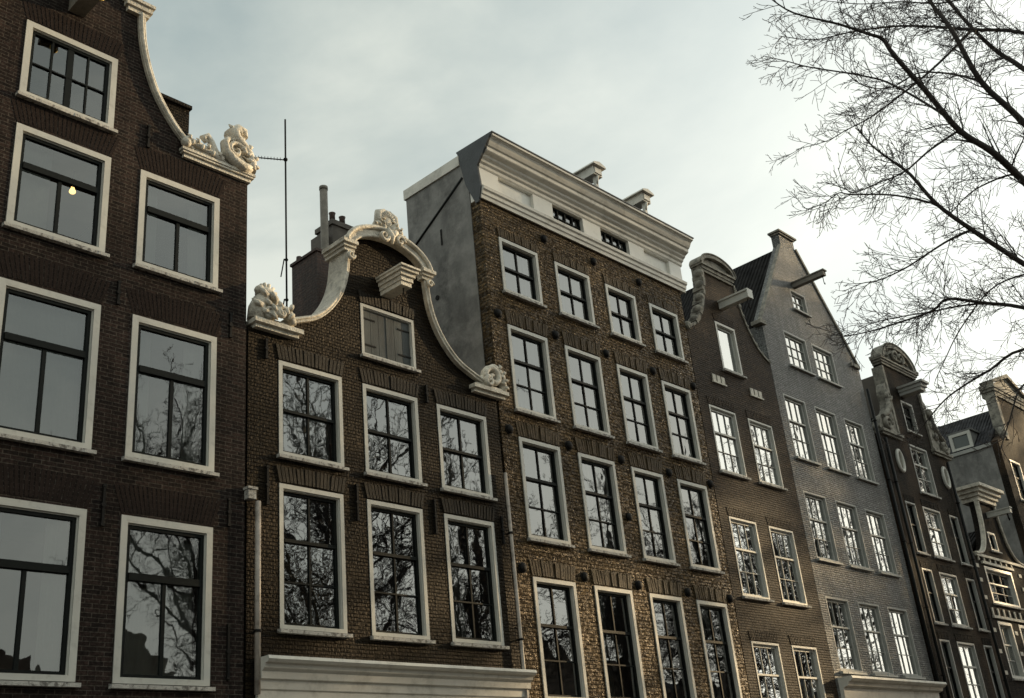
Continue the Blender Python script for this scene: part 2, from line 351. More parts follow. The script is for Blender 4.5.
def window(house, x0, x1, z0, z1, style, fr='frame', sash='sash', glass='glass', fw=.075, depth=.11, proud=.01, arch=None,
           sill=True, curtain=None, name='window', shutter=False, label=None, jit=.35, sillmat='sill'):
    """outer frame rect in facade coordinates, house is the parent Empty at (hx, FY, 0)"""
    hx = house.location.x; HOLES.setdefault(house.name, []).append((x0-hx, x1-hx, z0, z1))
    w = x1-x0-.008; h = z1-z0-.008; cx = (x0+x1)/2-hx; zb = z0+.004
    kw = (round(w,2), round(h,2))
    def mk_frame():
        m = MB(); a = w/2
        m.box(-a, -a+fw, -proud, .2, 0, h); m.box(a-fw, a, -proud, .2, 0, h)
        m.box(-a+fw, a-fw, -proud, .2, h-fw, h); m.box(-a+fw, a-fw, -proud, .2, 0, fw*.8)
        # bead around the opening
        b = .018
        m.box(-a+fw, -a+fw+b, .02, .2, fw*.8, h-fw); m.box(a-fw-b, a-fw, .02, .2, fw*.8, h-fw); m.box(-a+fw+b, a-fw-b, .02, .2, h-fw-b, h-fw)
        return m
    fo = link(name, shared(('f', w, h, fw, proud, fr), mk_frame, name, M[fr]), house, (cx, 0, zb))
    if label: fo['label'] = label
    a = w/2-fw-.018; gz0 = fw*.8; gz1 = h-fw-.018; st = STY.get(style)
    if shutter:
        m = MB(); n = 6
        for k in range(n):
            xa = -a + 2*a*k/n; xb_ = -a+2*a*(k+1)/n
            m.box(xa+.004, xb_-.004, depth-.05, depth-.01, gz0+.01, gz1-.01)
        m.box(-.012, .012, depth-.06, depth-.045, gz0+.02, gz1-.02)
        m.build('shutter', M['shutter'], fo)
        hg = MB()
        for s_ in (-1, 1):
            for zz in (.22, .8):
                z_ = gz0+(gz1-gz0)*zz
                hg.box(*sorted((s_*a, s_*(a-.3))), depth-.062, depth-.052, z_-.015, z_+.015)
        hg.build('hinge', M['iron'], fo)
    else:
        sw = .05
        rects, bars = panes_for(-a+sw, a-sw, gz0+sw, gz1-sw, st)
        def mk_sash():
            m = MB(); y0, y1 = depth-.025, depth+.025
            m.box(-a, -a+sw, y0, y1, gz0, gz1); m.box(a-sw, a, y0, y1, gz0, gz1)
            m.box(-a+sw, a-sw, y0, y1, gz1-sw, gz1); m.box(-a+sw, a-sw, y0, y1, gz0, gz0+sw)
            for x0_, x1_, z0_, z1_, t in bars: m.box(x0_, x1_, y0+.008-t, y1-.004-t*.2, z0_, z1_)
            return m
        link('sash', shared(('s', w, h, fw, depth, style, sash), mk_sash, 'sash', M[sash]), fo)
        g = MB()
        for x0_, x1_, z0_, z1_ in rects:
            ax = R(rnd.gauss(0, jit)); az = R(rnd.gauss(0, jit)); cx_, cz_ = (x0_+x1_)/2, (z0_+z1_)/2
            g.face([(x, depth+.008+(x-cx_)*math.tan(az)+(z-cz_)*math.tan(ax), z) for x, z in ((x0_,z0_),(x1_,z0_),(x1_,z1_),(x0_,z1_))])
        g.build('pane', M[glass], fo)
        if curtain:
            m = MB(); kind = curtain
            def sheet(xa, xb_, za, zb_, amp, per):
                n = max(8, int((xb_-xa)/.03)); base = len(m.v)
                for i in range(n+1):
                    x = xa+(xb_-xa)*i/n; y = .25+amp*math.sin(x*per)+.4*amp*math.sin(x*per*2.3+1)
                    m.v += [(x, y, za), (x, y+amp*.4, zb_)]
                for i in range(n):
                    m.f.append((base+2*i, base+2*i+2, base+2*i+3, base+2*i+1)); m.sm.append(True)
            if kind == 'full': sheet(-a+.01, a-.01, gz0, gz1, .02, 45)
            if kind == 'sides': sheet(-a+.01, -a*.45, gz0, gz1, .022, 50); sheet(a*.5, a-.01, gz0, gz1, .022, 50)
            if kind == 'left': sheet(-a+.01, -a*.1, gz0, gz1, .02, 48)
            if kind == 'right': sheet(a*.1, a-.01, gz0, gz1, .02, 48)
            if kind == 'half': sheet(-a+.01, a-.01, gz0+(gz1-gz0)*.45, gz1, .006, 20)
            if kind == 'blind': sheet(-a+.01, a-.01, gz0, gz0+(gz1-gz0)*.62, .004, 12)
            m.build('blind' if kind in ('blind', 'half') else 'curtain', M['blind' if kind == 'blind' else 'curtain'], fo)
    if sill:
        def mk_sill():
            m = MB(); rr = random.Random(int(w*100)); n = 9; xa = -w/2-.045; wd = w+.09
            for k in range(n):
                j = rr.uniform(0, .008)
                m.hexa([(xa+wd*k/n,-.085-j,-.075),(xa+wd*(k+1)/n,-.085-j,-.075),(xa+wd*(k+1)/n,-.085-j,-.022),(xa+wd*k/n,-.085-j,-.022),
                        (xa+wd*k/n,.05,-.072),(xa+wd*(k+1)/n,.05,-.072),(xa+wd*(k+1)/n,.05,-.002),(xa+wd*k/n,.05,-.002)])
            return m
        link('sill', shared(('l', w, sillmat), mk_sill, 'sill', M[sillmat]), fo)
    if arch:
        ah, n, sp, cam, rg, am = arch
        sd = rnd.randrange(3)
        link('lintel', shared(('a', round(w,2), arch, sd), lambda: arch_mesh(w+.02, ah, n, sp, cam, rg, sd+n), 'lintel', M[am]), fo, (0, 0, h+.02))
    return fo

def wall(house, outline, mat, y0=0.0, th=.28, name='wall', extra_holes=()):
    """facade sheet with real openings, reveals and an outer rim"""
    holes = HOLES.get(house.name, []) + list(extra_holes)
    hx = house.location.x; pts = [(x-hx, z) for x, z in outline]
    V = [Vector(p) for p in pts]; E_ = [(i, (i+1) % len(pts)) for i in range(len(pts))]
    for x0, x1, z0, z1 in holes:
        b = len(V); V += [Vector(p) for p in ((x0,z0),(x1,z0),(x1,z1),(x0,z1))]; E_ += [(b,b+1),(b+1,b+2),(b+2,b+3),(b+3,b)]
    vo, _, fo, *_r = delaunay_2d_cdt(V, E_, [], 0, 1e-5)
    def inside(x, z):
        c = False; n = len(pts)
        for i in range(n):
            (xa, za), (xb, zb) = pts[i], pts[(i+1) % n]
            if (za > z) != (zb > z) and x < (xb-xa)*(z-za)/(zb-za)+xa: c = not c
        return c
    m = MB()
    for y in (y0, y0+th):
        b = len(m.v); m.v += [(p.x, y, p.y) for p in vo]
        for f in fo:
            cx = sum(vo[i].x for i in f)/len(f); cz = sum(vo[i].y for i in f)/len(f)
            if not inside(cx, cz): continue
            if any(x0 < cx < x1 and z0 < cz < z1 for x0, x1, z0, z1 in holes): continue
            m.f.append(tuple(b+i for i in (f if y == y0 else reversed(f)))); m.sm.append(False)
    n = len(pts)
    for i in range(n):
        (xa, za), (xb, zb) = pts[i], pts[(i+1) % n]
        m.face([(xa,y0,za),(xb,y0,zb),(xb,y0+th,zb),(xa,y0+th,za)])
    for x0, x1, z0, z1 in holes:
        q = [(x0,z0),(x1,z0),(x1,z1),(x0,z1)]
        for i in range(4):
            (xa, za), (xb, zb) = q[i], q[(i+1) % 4]
            m.face([(xa,y0,za),(xb,y0,zb),(xb,y0+th,zb),(xa,y0+th,za)])
    return m.build(name, M[mat], house)

def body(house, x0, x1, zeave, depth=10.0, mat='render_b', floors=(), roof=None, y0=.28, roofmat='tile', zs=0.0, ridge_back=0):
    """party walls, back, floors and a pitched roof behind the facade"""
    hx = house.location.x; a, b = x0-hx+.01, x1-hx-.01
    m = MB()
    m.face([(a,y0,zs),(a,depth,zs),(a,depth,zeave),(a,y0,zeave)]); m.face([(b,y0,zs),(b,depth,zs),(b,depth,zeave),(b,y0,zeave)])
    m.face([(a,depth,zs),(b,depth,zs),(b,depth,zeave),(a,depth,zeave)])
    m.build('side_wall', M[mat], house)
    i = MB()
    for z in list(floors)+[zeave-.02]: i.box(a+.02, b-.02, y0+.01, 3.2, z-.08, z)
    i.box(a+.02, b-.02, 3.2, 3.3, 0, zeave)
    i.build('interior', M['room'], house)
    if roof:
        xr, zr = roof; xr -= hx; r = MB(); dz = zr-zeave; t = .12
        for s_, e in ((-1, a), (1, b)):
            r.hexa([(e,y0+.02,zeave),(xr,y0+.02,zr),(xr,y0+.02,zr+t),(e-s_*-.0,y0+.02,zeave+t),
                    (e,depth,zeave),(xr,depth,zr),(xr,depth,zr+t),(e,depth,zeave+t)])
        ro = r.build('roof', M[roofmat], house)
        g = MB(); g.face([(a,depth-.01,zeave),(b,depth-.01,zeave),(xr,depth-.01,zr)]); g.build('back_gable', M[mat], house)
        return ro
    r = MB(); r.box(a, b, y0+.02, depth, zeave, zeave+.1)
    return r.build('roof', M[roofmat], house)

def anchors(house, pts):
    hx = house.location.x
    for x, z0, z1 in pts:
        m = MB(); w = .018
        m.box(-w, w, -.04, -.004, 0, z1-z0); m.tube([(0,-.05,(z1-z0)*.5),(0,.02,(z1-z0)*.5)], .035, 8)
        m.box(-w*1.5, w*1.5, -.045, -.006, -.02, .02); m.box(-w*1.5, w*1.5, -.045, -.006, z1-z0-.02, z1-z0+.02)
        m.build('wall_anchor', M['iron'], house, (x-hx, 0, z0))
def downpipe(house, x, z0, z1, mat='zinc', r=.045, y=-.09, hopper=True):
    hx = house.location.x; m = MB()
    m.tube([(0,y,z0),(0,y,z1)], r, 12)
    o = m.build('downpipe', M[mat], house, (x-hx, 0, 0))
    z = z0+.9
    while z < z1-.3:
        c = MB(); c.tube([(0,y,z-.02),(0,y,z+.02)], r+.012, 12); c.box(-.012,.012,y,.02,z-.012,z+.012); z += 2.0
        c.build('pipe_bracket', M['iron'], o)
    return o
def door(house, x0, x1, h=2.3):
    hx = house.location.x; HOLES.setdefault(house.name, []).append((x0-hx, x1-hx, .12, h)); w = x1-x0-.01
    m = MB(); m.box(-w/2,w/2,.12,.17,0,h-.13)
    for sx in (-1,1):
        for zz in (.25,.95): m.box(*sorted((sx*.06, sx*(w/2-.08))), .1, .122, zz, zz+.55)
    d = m.build('door', M['pipe_dark'], house, ((x0+x1)/2-hx, 0, .125))
    k = MB(); k.ball((w/2-.08,.07,1.05), .035); k.build('handle', M['gilt'], d)

ROW = 'canal houses in the terrace'
# ================================================================== HOUSE 1 : left neck gable
h1 = empty('gabled_house', 'purple brown brick house at the left edge, with a scroll on its shoulder', 'house', (5.95, FY, 0), ROW)
AX = 5.97; cols = [(3.24, 4.70), (5.23, 6.73), (7.23, 8.69)]
arA = (.4, 24, .13, .05, .004, 'arch_a')
cur = {(0,0):'left',(0,1):None,(0,2):None,(1,0):'left',(1,1):'sides',(1,2):None,(2,0):None,(2,1):None,(2,2):'full'}
for ri, (z0, z1) in enumerate(((10.28, 12.03), (7.14, 9.42), (4.0, 6.29))):
    for ci, (xa, xb) in enumerate(cols):
        window(h1, xa, xb, z0, z1, 'transom', fw=.1, depth=.06, proud=.015, arch=arA, glass='glass_b',
               curtain={(0,1):'left',(0,2):'sides',(1,1):'full',(2,1):'sides',(2,2):'full',(1,2):'sides'}.get((ri, ci)), jit=.15)
for ci, (xa, xb) in enumerate(cols): window(h1, xa, xb, 1.2, 3.2, 'transom', fw=.1, depth=.06, proud=.015, arch=arA, glass='glass_b')
window(h1, 5.21, 6.73, 12.55, 13.97, 'casement', fw=.1, depth=.06, proud=.015, arch=(.34, 24, .1, .03, .004, 'arch_a'), glass='glass_b', jit=.2)
neck = smooth_path([(8.1,12.72),(7.86,12.93),(7.62,13.2),(7.36,13.6),(7.17,14.1),(7.06,14.6),(7.02,15.1)])
outl = [(2.68,0),(9.24,0),(9.24,12.55),(8.12,12.6)] + neck + [(AX+.9,15.6),(AX,16.0)]
outl += [(2*AX-x, z) for x, z in reversed(neck+[(AX+.9,15.6)])] + [(2*AX-8.12,12.6),(2.7,12.55)]
outl = [p for i, p in enumerate(outl) if i == 0 or math.dist(p, outl[i-1]) > 1e-4]
wall(h1, outl, 'brick_a')
body(h1, 2.68, 9.24, 12.4, floors=(3.6,6.75,9.85), roof=(AX, 13.4))
for side in (0, 1):
    p = neck if side == 0 else mirror(neck, AX)
    rel = lambda q: [(x-5.95, z) for x, z in q]
    q = rel(p)
    c = MB(); o_ = offset(q, -.1); c.strip(q, o_, -.06, .34)
    c.tube([((a[0]+b[0])/2, -.065, (a[1]+b[1])/2) for a, b in zip(q, o_)], .035, 8)
    c.tube([(b[0], -.055, b[1]) for b in o_], .022, 6)
    c.build('coping', M['stone'], h1)
    m = MB(); s = 1 if side == 0 else -1; cx_ = AX-5.95
    x0, x1 = sorted((cx_+s*1.93, cx_+s*3.36))
    m.box(x0+.06, x1-.06, -.06, .36, 12.56, 12.63); m.box(x0+.02, x1-.02, -.1, .38, 12.63, 12.67); m.box(x0, x1, -.12, .4, 12.67, 12.72)
    m.build('shoulder_cornice', M['stone'], h1)
    x0, x1 = sorted((cx_+s*.8, cx_+s*1.27))
    m = MB(); m.box(x0, x1, -.12, .34, 15.14, 15.24); m.box(x0+.04, x1-.04, -.08, .3, 15.05, 15.14); m.box(x0-.03,x1+.03,-.16,.38,15.24,15.3); m.build('cap_cornice', M['stone'], h1)
    # scroll ornament
    m = MB(); X = lambda d: cx_+s*d
    m.tube([(X(3.28),-.05,12.78),(X(3.3),-.05,12.95),(X(3.24),-.05,13.12),(X(3.1),-.06,13.22),(X(2.95),-.06,13.3),(X(2.9),-.06,13.42),(X(3.0),-.06,13.54),(X(3.13),-.07,13.52),(X(3.16),-.08,13.42)],
           [.1,.09,.085,.1,.12,.12,.1,.08,.05], 10, flat=1.5)
    m.tube([(X(3.26),-.1,12.8),(X(3.1),-.12,12.76),(X(2.9),-.12,12.82),(X(2.75),-.12,12.95),(X(2.72),-.12,13.12),(X(2.8),-.13,13.25)], [.07,.09,.09,.08,.07,.04], 8, flat=1.3)
    m.ball((X(2.98),.02,13.02), (.24,.12,.26), 14, 9); m.spiral((X(2.95),13.05), .17, 1.2, .05, .03, -.12, 0, s)
    m.tube([(X(2.68),-.02,12.78),(X(2.56),-.04,12.95),(X(2.5),-.05,13.08),(X(2.42),-.05,13.16),(X(2.34),-.05,13.1),(X(2.4),-.06,13.02)], [.08,.07,.06,.07,.06,.04], 8)
    m.tube([(X(2.72),-.05,12.78),(X(2.45),-.06,12.84),(X(2.2),-.08,12.88),(X(2.02),-.08,12.9),(X(1.95),-.08,12.8)], [.09,.08,.07,.07,.05], 8)
    m.leafy([(X(3.28),-.08,12.78),(X(3.3),-.08,12.95),(X(3.24),-.08,13.12),(X(3.1),-.09,13.22),(X(2.95),-.09,13.3),(X(2.9),-.09,13.42),(X(3.0),-.1,13.54)], .1, 2)
    m.leafy([(X(2.72),-.08,12.78),(X(2.45),-.1,12.84),(X(2.2),-.1,12.88),(X(2.02),-.1,12.9)], .07, 3); m.rays((X(2.98),13.02), .12, .27, 0, 330, 12, .03, -.1)
    m.ball((X(2.0),-.1,12.82), .09); m.tube([(X(2.9),-.02,12.76),(X(2.2),-.02,12.76)], .07, 8)
    m.build('scroll_ornament', M['stone'], h1)
anchors(h1, [(7.33,12.5,12.9),(6.98,9.52,9.88),(8.93,9.5,9.9),(6.95,6.1,6.66),(8.95,6.36,6.76),(8.97,4.12,4.86),(4.95,9.52,9.88),(4.95,6.1,6.66)])
m = MB(); cx_ = .02
m.box(cx_-.13, cx_+.13, -.85, .1, 14.5, 14.78); m.box(cx_-.17, cx_+.17, -.9, .1, 14.78, 14.84); m.box(cx_-.16,cx_+.16,-.9,-.84,14.46,14.78)
hb = m.build('hoist_beam', M['wood'], h1)
m = MB(); m.tube([(cx_,-.75,14.5),(cx_,-.75,14.36),(cx_+.05,-.75,14.3),(cx_+.1,-.75,14.36),(cx_+.08,-.75,14.42)], .02, 8); m.tube([(cx_+.13,-.6,14.6),(cx_+.3,-.62,14.72),(cx_+.34,-.62,14.9)], [.02,.02,.01], 8)
m.build('hook', M['gilt'], hb)
ch = MB(); ch.box(1.65, 3.27, 2.0, 3.0, 10, 15.3); ch.box(1.6, 3.3, 1.95, 3.05, 15.3, 15.38); ch.build('chimney', M['brick_b'], h1)
m = MB(); m.box(-.9,.92,2.0,2.1,12.3,14.9); m.box(-.9,.92,.3,2.0,14.8,14.9); m.box(-.98,-.9,.3,2.1,12.3,14.9); m.box(.92,1.0,.3,2.1,12.3,14.9); m.build('attic_room', M['room'], h1)
# ================================================================== HOUSE 2 : bell gable
h2 = empty('gabled_house', 'low dark brick house with a white edged bell gable and grey attic shutters', 'house', (12.33, FY, 0), ROW)
AX = 12.33; cols = [(9.87, 11.2), (11.66, 12.97), (13.45, 14.78)]
arB = (.26, 18, .06, .02, .02, 'arch_b')
for ci, (xa, xb) in enumerate(cols):
    window(h2, xa, xb, 7.66, 9.33, 'sash22', fw=.075, depth=.1, arch=arB, curtain=('full','sides','full')[ci])
    window(h2, xa, xb-.04, 4.88, 7.18, 'sash23', fw=.075, depth=.1, arch=arB, curtain=('blind',None,'left')[ci])
window(h2, 11.68, 12.99, 9.9, 10.95, 'single', fw=.06, depth=.1, arch=(.22, 18, .05, .02, .02, 'arch_b'), shutter=True)
half = [(2.33,10.02),(2.05,10.12),(1.7,10.28),(1.4,10.55),(1.15,10.92),(1.0,11.35),(.93,11.88)]
hp = smooth_path(half)
curve = [(AX+d, z) for d, z in hp]
archp = [(AX+.92*math.cos(R(a)), 11.92+.58*math.sin(R(a))) for a in range(0, 181, 12)]
outl = [(9.28,0),(15.13,0),(15.13,9.8),(AX+2.4,9.82)] + curve + archp + [(2*AX-x, z) for x, z in reversed(curve)] + [(AX-2.4,9.82),(9.28,9.8)]
outl = [p for i, p in enumerate(outl) if i == 0 or math.dist(p, outl[i-1]) > 1e-4]
wall(h2, outl, 'brick_b')
body(h2, 9.28, 15.13, 9.6, floors=(4.55,7.5), roof=(AX, 11.25))
for side in (1, -1):
    q = [(side*d, z) for d, z in hp]
    c = MB(); o_ = offset(q, -.09*side); c.strip(q, o_, -.11, .4)
    c.tube([(b[0]*.6+a[0]*.4, -.115, b[1]*.6+a[1]*.4) for a, b in zip(q, o_)], .026, 8)
    c.tube([(a[0], -.1, a[1]) for a in q], .018, 6)
    c.build('coping', M['stone'], h2)
    m = MB()
    for dx, y_, za, zb in ((0,-.14,11.88,11.95),(.03,-.18,11.95,12.01),(.07,-.23,12.01,12.08),(.05,-.2,12.08,12.11)):
        xs = sorted((side*(.84-dx*.4), side*(1.08+dx))); m.box(xs[0], xs[1], y_, .45, za, zb)
    m.spiral((side*.98, 11.76), .07, 1.2, .03, .02, -.2, 0, side)
    m.build('impost', M['stone'], h2)
    m = MB(); xs = sorted((side*2.05, side*3.02))
    m.box(xs[0]+.05, xs[1]-.05, -.1, .45, 9.78, 9.85); m.box(xs[0], xs[1], -.17, .5, 9.85, 9.93); m.build('shoulder_cornice', M['stone'], h2)
    m = MB(); X = lambda d: side*d
    if side < 0:   # reclining scroll with upright shell
        m.tube([(X(2.92),0,9.95),(X(2.9),-.02,10.15),(X(2.82),-.02,10.33),(X(2.72),-.03,10.45)], [.13,.14,.13,.11], 10, flat=1.3)
        m.ball((X(2.74),-.03,10.47), (.19,.15,.12)); m.ball((X(2.6),-.06,10.38), (.1,.12,.1)); m.ball((X(2.88),-.06,10.5), (.08,.1,.08))
        m.tube([(X(2.8),-.08,9.98),(X(2.65),-.1,10.1),(X(2.5),-.1,10.2),(X(2.36),-.1,10.2),(X(2.27),-.1,10.08),(X(2.24),-.1,9.98)], [.1,.12,.11,.1,.08,.07], 10, flat=1.2)
        m.leafy([(X(2.92),-.08,9.97),(X(2.9),-.1,10.15),(X(2.82),-.1,10.33),(X(2.72),-.1,10.45)], .13, 5, .08)
        m.leafy([(X(2.8),-.14,9.98),(X(2.65),-.16,10.1),(X(2.5),-.16,10.2),(X(2.36),-.16,10.2),(X(2.27),-.15,10.08)], .1, 6, .07)
        m.rays((X(2.74),10.45), .06, .2, 20, 160, 6, .035, -.1)
        m.spiral((X(2.52), 10.1), .1, 1.3, .04, .03, -.2, 0, 1); m.spiral((X(2.75), 10.1), .1, 1.3, .04, .03, -.17, 2, -1)
        m.tube([(X(2.98),-.05,9.97),(X(2.2),-.05,9.97)], .05, 8)
    else:
        m.tube([(X(2.35),-.02,9.95),(X(2.42),-.05,10.15),(X(2.5),-.06,10.28)], [.07,.08,.07], 8)
        m.spiral((X(2.66), 10.2), .22, 1.35, .075, .04, -.08, R(200), -1)
        m.spiral((X(2.5), 10.06), .1, 1.2, .05, .03, -.14, R(100), 1)
        m.leafy([(X(2.98),-.06,9.95),(X(2.98),-.08,10.12),(X(2.95),-.08,10.3),(X(2.84),-.08,10.42),(X(2.72),-.08,10.46)], .08, 7, .06)
        m.tube([(X(2.98),-.02,9.95),(X(2.98),-.04,10.12),(X(2.95),-.04,10.3),(X(2.84),-.04,10.42),(X(2.72),-.05,10.46),(X(2.62),-.05,10.42)], [.08,.08,.085,.08,.07,.05], 8, flat=1.3)
        m.tube([(X(2.98),-.05,9.97),(X(2.2),-.05,9.97)], .05, 8)
    m.build('scroll_ornament', M['stone'], h2)
m = MB(); inn = [(.9*math.cos(R(a)), 11.98+.45*math.sin(R(a))) for a in range(4, 177, 9)]; out = [(1.06*math.cos(R(a)), 12.0+.62*math.sin(R(a))) for a in range(4, 177, 9)]
m.strip(inn, out, -.16, .42); m.tube([(x, -.19, z) for x, z in out], .045, 8); m.tube([(x, -.16, z) for x, z in inn], .03, 8)
m.build('arched_pediment', M['stone'], h2)
m = MB()
for s in (-1, 1):
    m.tube([(s*.36,-.12,12.56),(s*.3,-.15,12.7),(s*.17,-.16,12.76),(s*.1,-.18,12.68),(s*.17,-.2,12.6)], [.06,.07,.06,.045,.03], 8)
    m.tube([(s*.05,-.12,12.68),(s*.22,-.12,12.84),(s*.2,-.12,13.0),(s*.05,-.12,13.08)], [.06,.08,.08,.06], 8)
    m.spiral((s*.2, 12.42), .1, 1.2, .04, .02, -.26, 0, s)
m.rays((0,12.86), .08, .2, 10, 170, 9, .03, -.19); m.leafy([(-.36,-.15,12.56),(-.3,-.18,12.7),(-.17,-.19,12.78)], .06, 8, .05); m.leafy([(.36,-.15,12.56),(.3,-.18,12.7),(.17,-.19,12.78)], .06, 9, .05)
m.ball((0,-.08,12.88), (.17,.12,.18)); m.ball((0,-.1,13.05), (.13,.1,.07)); m.tube([(-.12,-.25,12.6),(0,-.27,12.45),(0,-.24,12.3)], [.06,.07,.03], 8); m.tube([(.12,-.25,12.6),(0,-.27,12.45)], [.06,.06], 8)
m.build('crest_ornament', M['stone'], h2)
m = MB()   # moulded hoist housing
for dx, za, zb, yf in ((.13,11.24,11.33,-.6),(.15,11.33,11.42,-.63),(.18,11.42,11.5,-.67),(.22,11.5,11.56,-.72),(.24,11.56,11.6,-.76)):
    m.box(-.01-dx, -.01+dx, yf, -.002, za, zb)
hb = m.build('hoist_beam', M['stone'], h2)
m = MB(); m.tube([(0,-.5,11.25),(0,-.5,11.12),(.04,-.5,11.06),(.07,-.5,11.12)], .015, 6); m.build('hook', M['iron'], hb)
anchors(h2, [(9.64,6.8,7.4),(11.44,6.78,7.38),(13.22,6.78,7.38),(9.62,9.3,9.62),(13.2,9.3,9.62),(14.95,6.8,7.3)])
m = MB(); prof = [(0,4.42),(-.32,4.42),(-.34,4.37),(-.3,4.33),(-.24,4.32),(-.22,4.26),(-.16,4.22),(-.15,4.12),(-.1,4.1),(-.09,3.98),(-.06,3.96),(-.05,3.8),(-.09,3.78),(-.09,3.7),(-.03,3.68),(-.03,3.1),(0,3.1)]
m.prismx(prof, -2.88, 2.85); m.build('shop_cornice', M['paint'], h2)
downpipe(h2, 9.42, 3.9, 6.78, 'zinc'); m = MB(); m.box(-.07,.07,-.12,.02,6.8,6.95); m.box(-.09,.09,-.14,.02,6.95,6.99); m.build('hopper', M['sill'], h2, (9.3-12.33, 0, 0))
downpipe(h2, 15.1, .1, 8.2, 'zinc', r=.035)
ch = MB(); ch.box(11.86-12.33, 12.5-12.33, 1.5, 2.33, 10.0, 12.8); ch.box(11.83-12.33, 12.53-12.33, 1.47, 2.36, 12.8, 12.86); c1 = ch.build('chimney', M['chim'], h2)
m = MB(); m.tube([(-.38,2.2,12.86),(-.38,2.2,13.0)], [.07,.06], 10); m.build('chimney_pot', M['chim'], c1)
ch = MB(); ch.box(13.08-12.33, 13.86-12.33, 2.5, 3.05, 10.2, 14.35); ch.box(13.04-12.33, 13.9-12.33, 2.46, 3.09, 14.35, 14.47); ch.box(12.86-12.33, 13.08-12.33, 2.62, 3.0, 10.2, 14.1); c2 = ch.build('chimney', M['chim_grey'], h2)
for x_ in (.92, 1.2):
    m = MB(); m.tube([(x_,2.72,14.47),(x_,2.72,14.75),(x_,2.72,14.8)], [.07,.065,.08], 12); m.build('chimney_pot', M['chim'], c2)
m = MB(); m.tube([(12.7-12.33,2.3,10.5),(12.7-12.33,2.3,15.03)], .085, 14); m.tube([(12.7-12.33,2.3,14.98),(12.7-12.33,2.3,15.06)], .095, 14); m.build('flue_pipe', M['wood'], h2)
# antenna
an = empty('antenna', 'thin television antenna mast with one short boom, behind the bell gable', 'antenna', (10.77, 15.0, 10.6))
m = MB(); m.tube([(0,0,-.9),(0,0,4.62)], .018, 8); m.build('mast', M['iron'], an)
m = MB(); m.tube([(.03,0,3.66),(-.52,.31,3.66)], .012, 6)
m.ball((.0,0,3.66), .045)
dv = Vector((-.55,.31,0)).normalized(); pv = Vector((dv.y, -dv.x, 0))
for k in range(9):
    c_ = Vector((.0,0,3.66)) + dv*(.1+.06*k); m.tube([c_-pv*.0+Vector((0,0,-.035)), c_+Vector((0,0,.035))], .006, 5)
m.build('boom', M['iron'], an)
for zz in (.55, 1.4):
    m = MB(); m.tube([(-.05,0,zz),(.3,.6,zz)], .012, 6); m.ball((0,0,zz), .035); m.build('mast_clamp', M['iron'], an)

# ================================================================== HOUSE 3 : wide cornice house
h3 = empty('cornice_house', 'tall rough brick house with a broad cream cornice and a bare grey side wall', 'house', (18.95, FY, 0), ROW)
hx = 18.95; c3 = [(15.68,16.94),(17.52,18.77),(19.37,20.56),(21.13,22.35)]
arC = (.3, 17, .05, .02, .035, 'arch_c')
for ci, (xa, xb) in enumerate(c3):
    for ri, (z0, z1, st) in enumerate(((12.44,13.78,'sash22'),(9.7,11.64,'sash23'),(7.0,9.1,'sash23'),(3.95,6.24,'sash23'))):
        window(h3, xa, xb, z0, z1, st, fw=.08, depth=.1, proud=.02, arch=(arC if ri else (.2, 17, .03, .01, .03, 'arch_c')),
               curtain={(0,0):'full',(1,0):'full',(2,0):'full',(3,0):'full',(0,1):'full',(1,1):'sides',(2,1):'half',(3,1):'full',(0,2):'sides',(1,2):'full',(2,2):'sides',(3,2):'half',(1,3):'left',(3,3):'right'}.get((ci, ri)))
wall(h3, [(15.2,0),(22.7,0),(22.7,14.6),(15.2,14.6)], 'brick_c')
# attic storey (painted frieze) with two real and two blind lights
fr = empty('tmp', 'x', 'x', (hx, FY, 0))
AT = [(15.84,17.0),(17.68,18.8),(19.48,20.62),(21.26,22.36)]
HOLES[fr.name] = [(a-hx, b-hx, 14.89, 15.39) for a, b in AT]
fo = wall(fr, [(15.2,14.6),(22.9,14.6),(22.9,15.6),(15.2,15.6)], 'frieze', y0=-.03, th=.3, name='frieze'); fo.parent = h3
bpy.data.objects.remove(fr)
for k, (a, b) in enumerate(AT):
    m = MB(); cx_ = (a+b)/2-hx
    if k in (0, 3):
        m.box(a-hx+.004, b-hx-.004, .06, .12, 14.894, 15.386); m.build('blind_panel', M['frieze'], h3)
    else:
        w_ = (b-a)/2-.004
        m.box(-w_, w_, .06, .12, .004, .05); m.box(-w_, w_, .06, .12, .45, .496)
        for k2 in range(5):
            xx = -w_ + (2*w_-.04)*k2/4; m.box(xx, xx+.04, .06, .12, .05, .45)
        m.box(-w_, w_, .07, .11, .24, .262)
        aw = m.build('attic_window', M['sash'], h3, (cx_, 0, 14.89))
        g = MB(); g.face([(-w_,.1,.02),(w_,.1,.02),(w_,.1,.48),(-w_,.1,.48)]); g.build('pane', M['glass'], aw)
m = MB(); prof = [(-.032,14.58),(-.06,14.58),(-.07,14.66),(-.1,14.68),(-.11,14.76),(-.15,14.79),(-.16,14.86),(-.12,14.885),(-.032,14.885)]
m.prismx(prof, 15.2-hx, 22.9-hx); m.build('architrave', M['paint'], h3)
m = MB(); prof = [(.1,15.4),(-.035,15.4),(-.06,15.43),(-.07,15.5),(-.12,15.53),(-.14,15.58),(-.2,15.62),(-.22,15.66),(-.31,15.7),(-.33,15.72),(-.34,15.8),(-.38,15.82),(-.42,15.88),(-.46,15.95),(-.5,15.98),(-.54,15.99),(-.54,16.05),(.5,16.08),(.5,15.6),(.1,15.6)]
m.prismx(prof, 15.23-hx, 22.95-hx); m.build('cornice', M['paint'], h3)
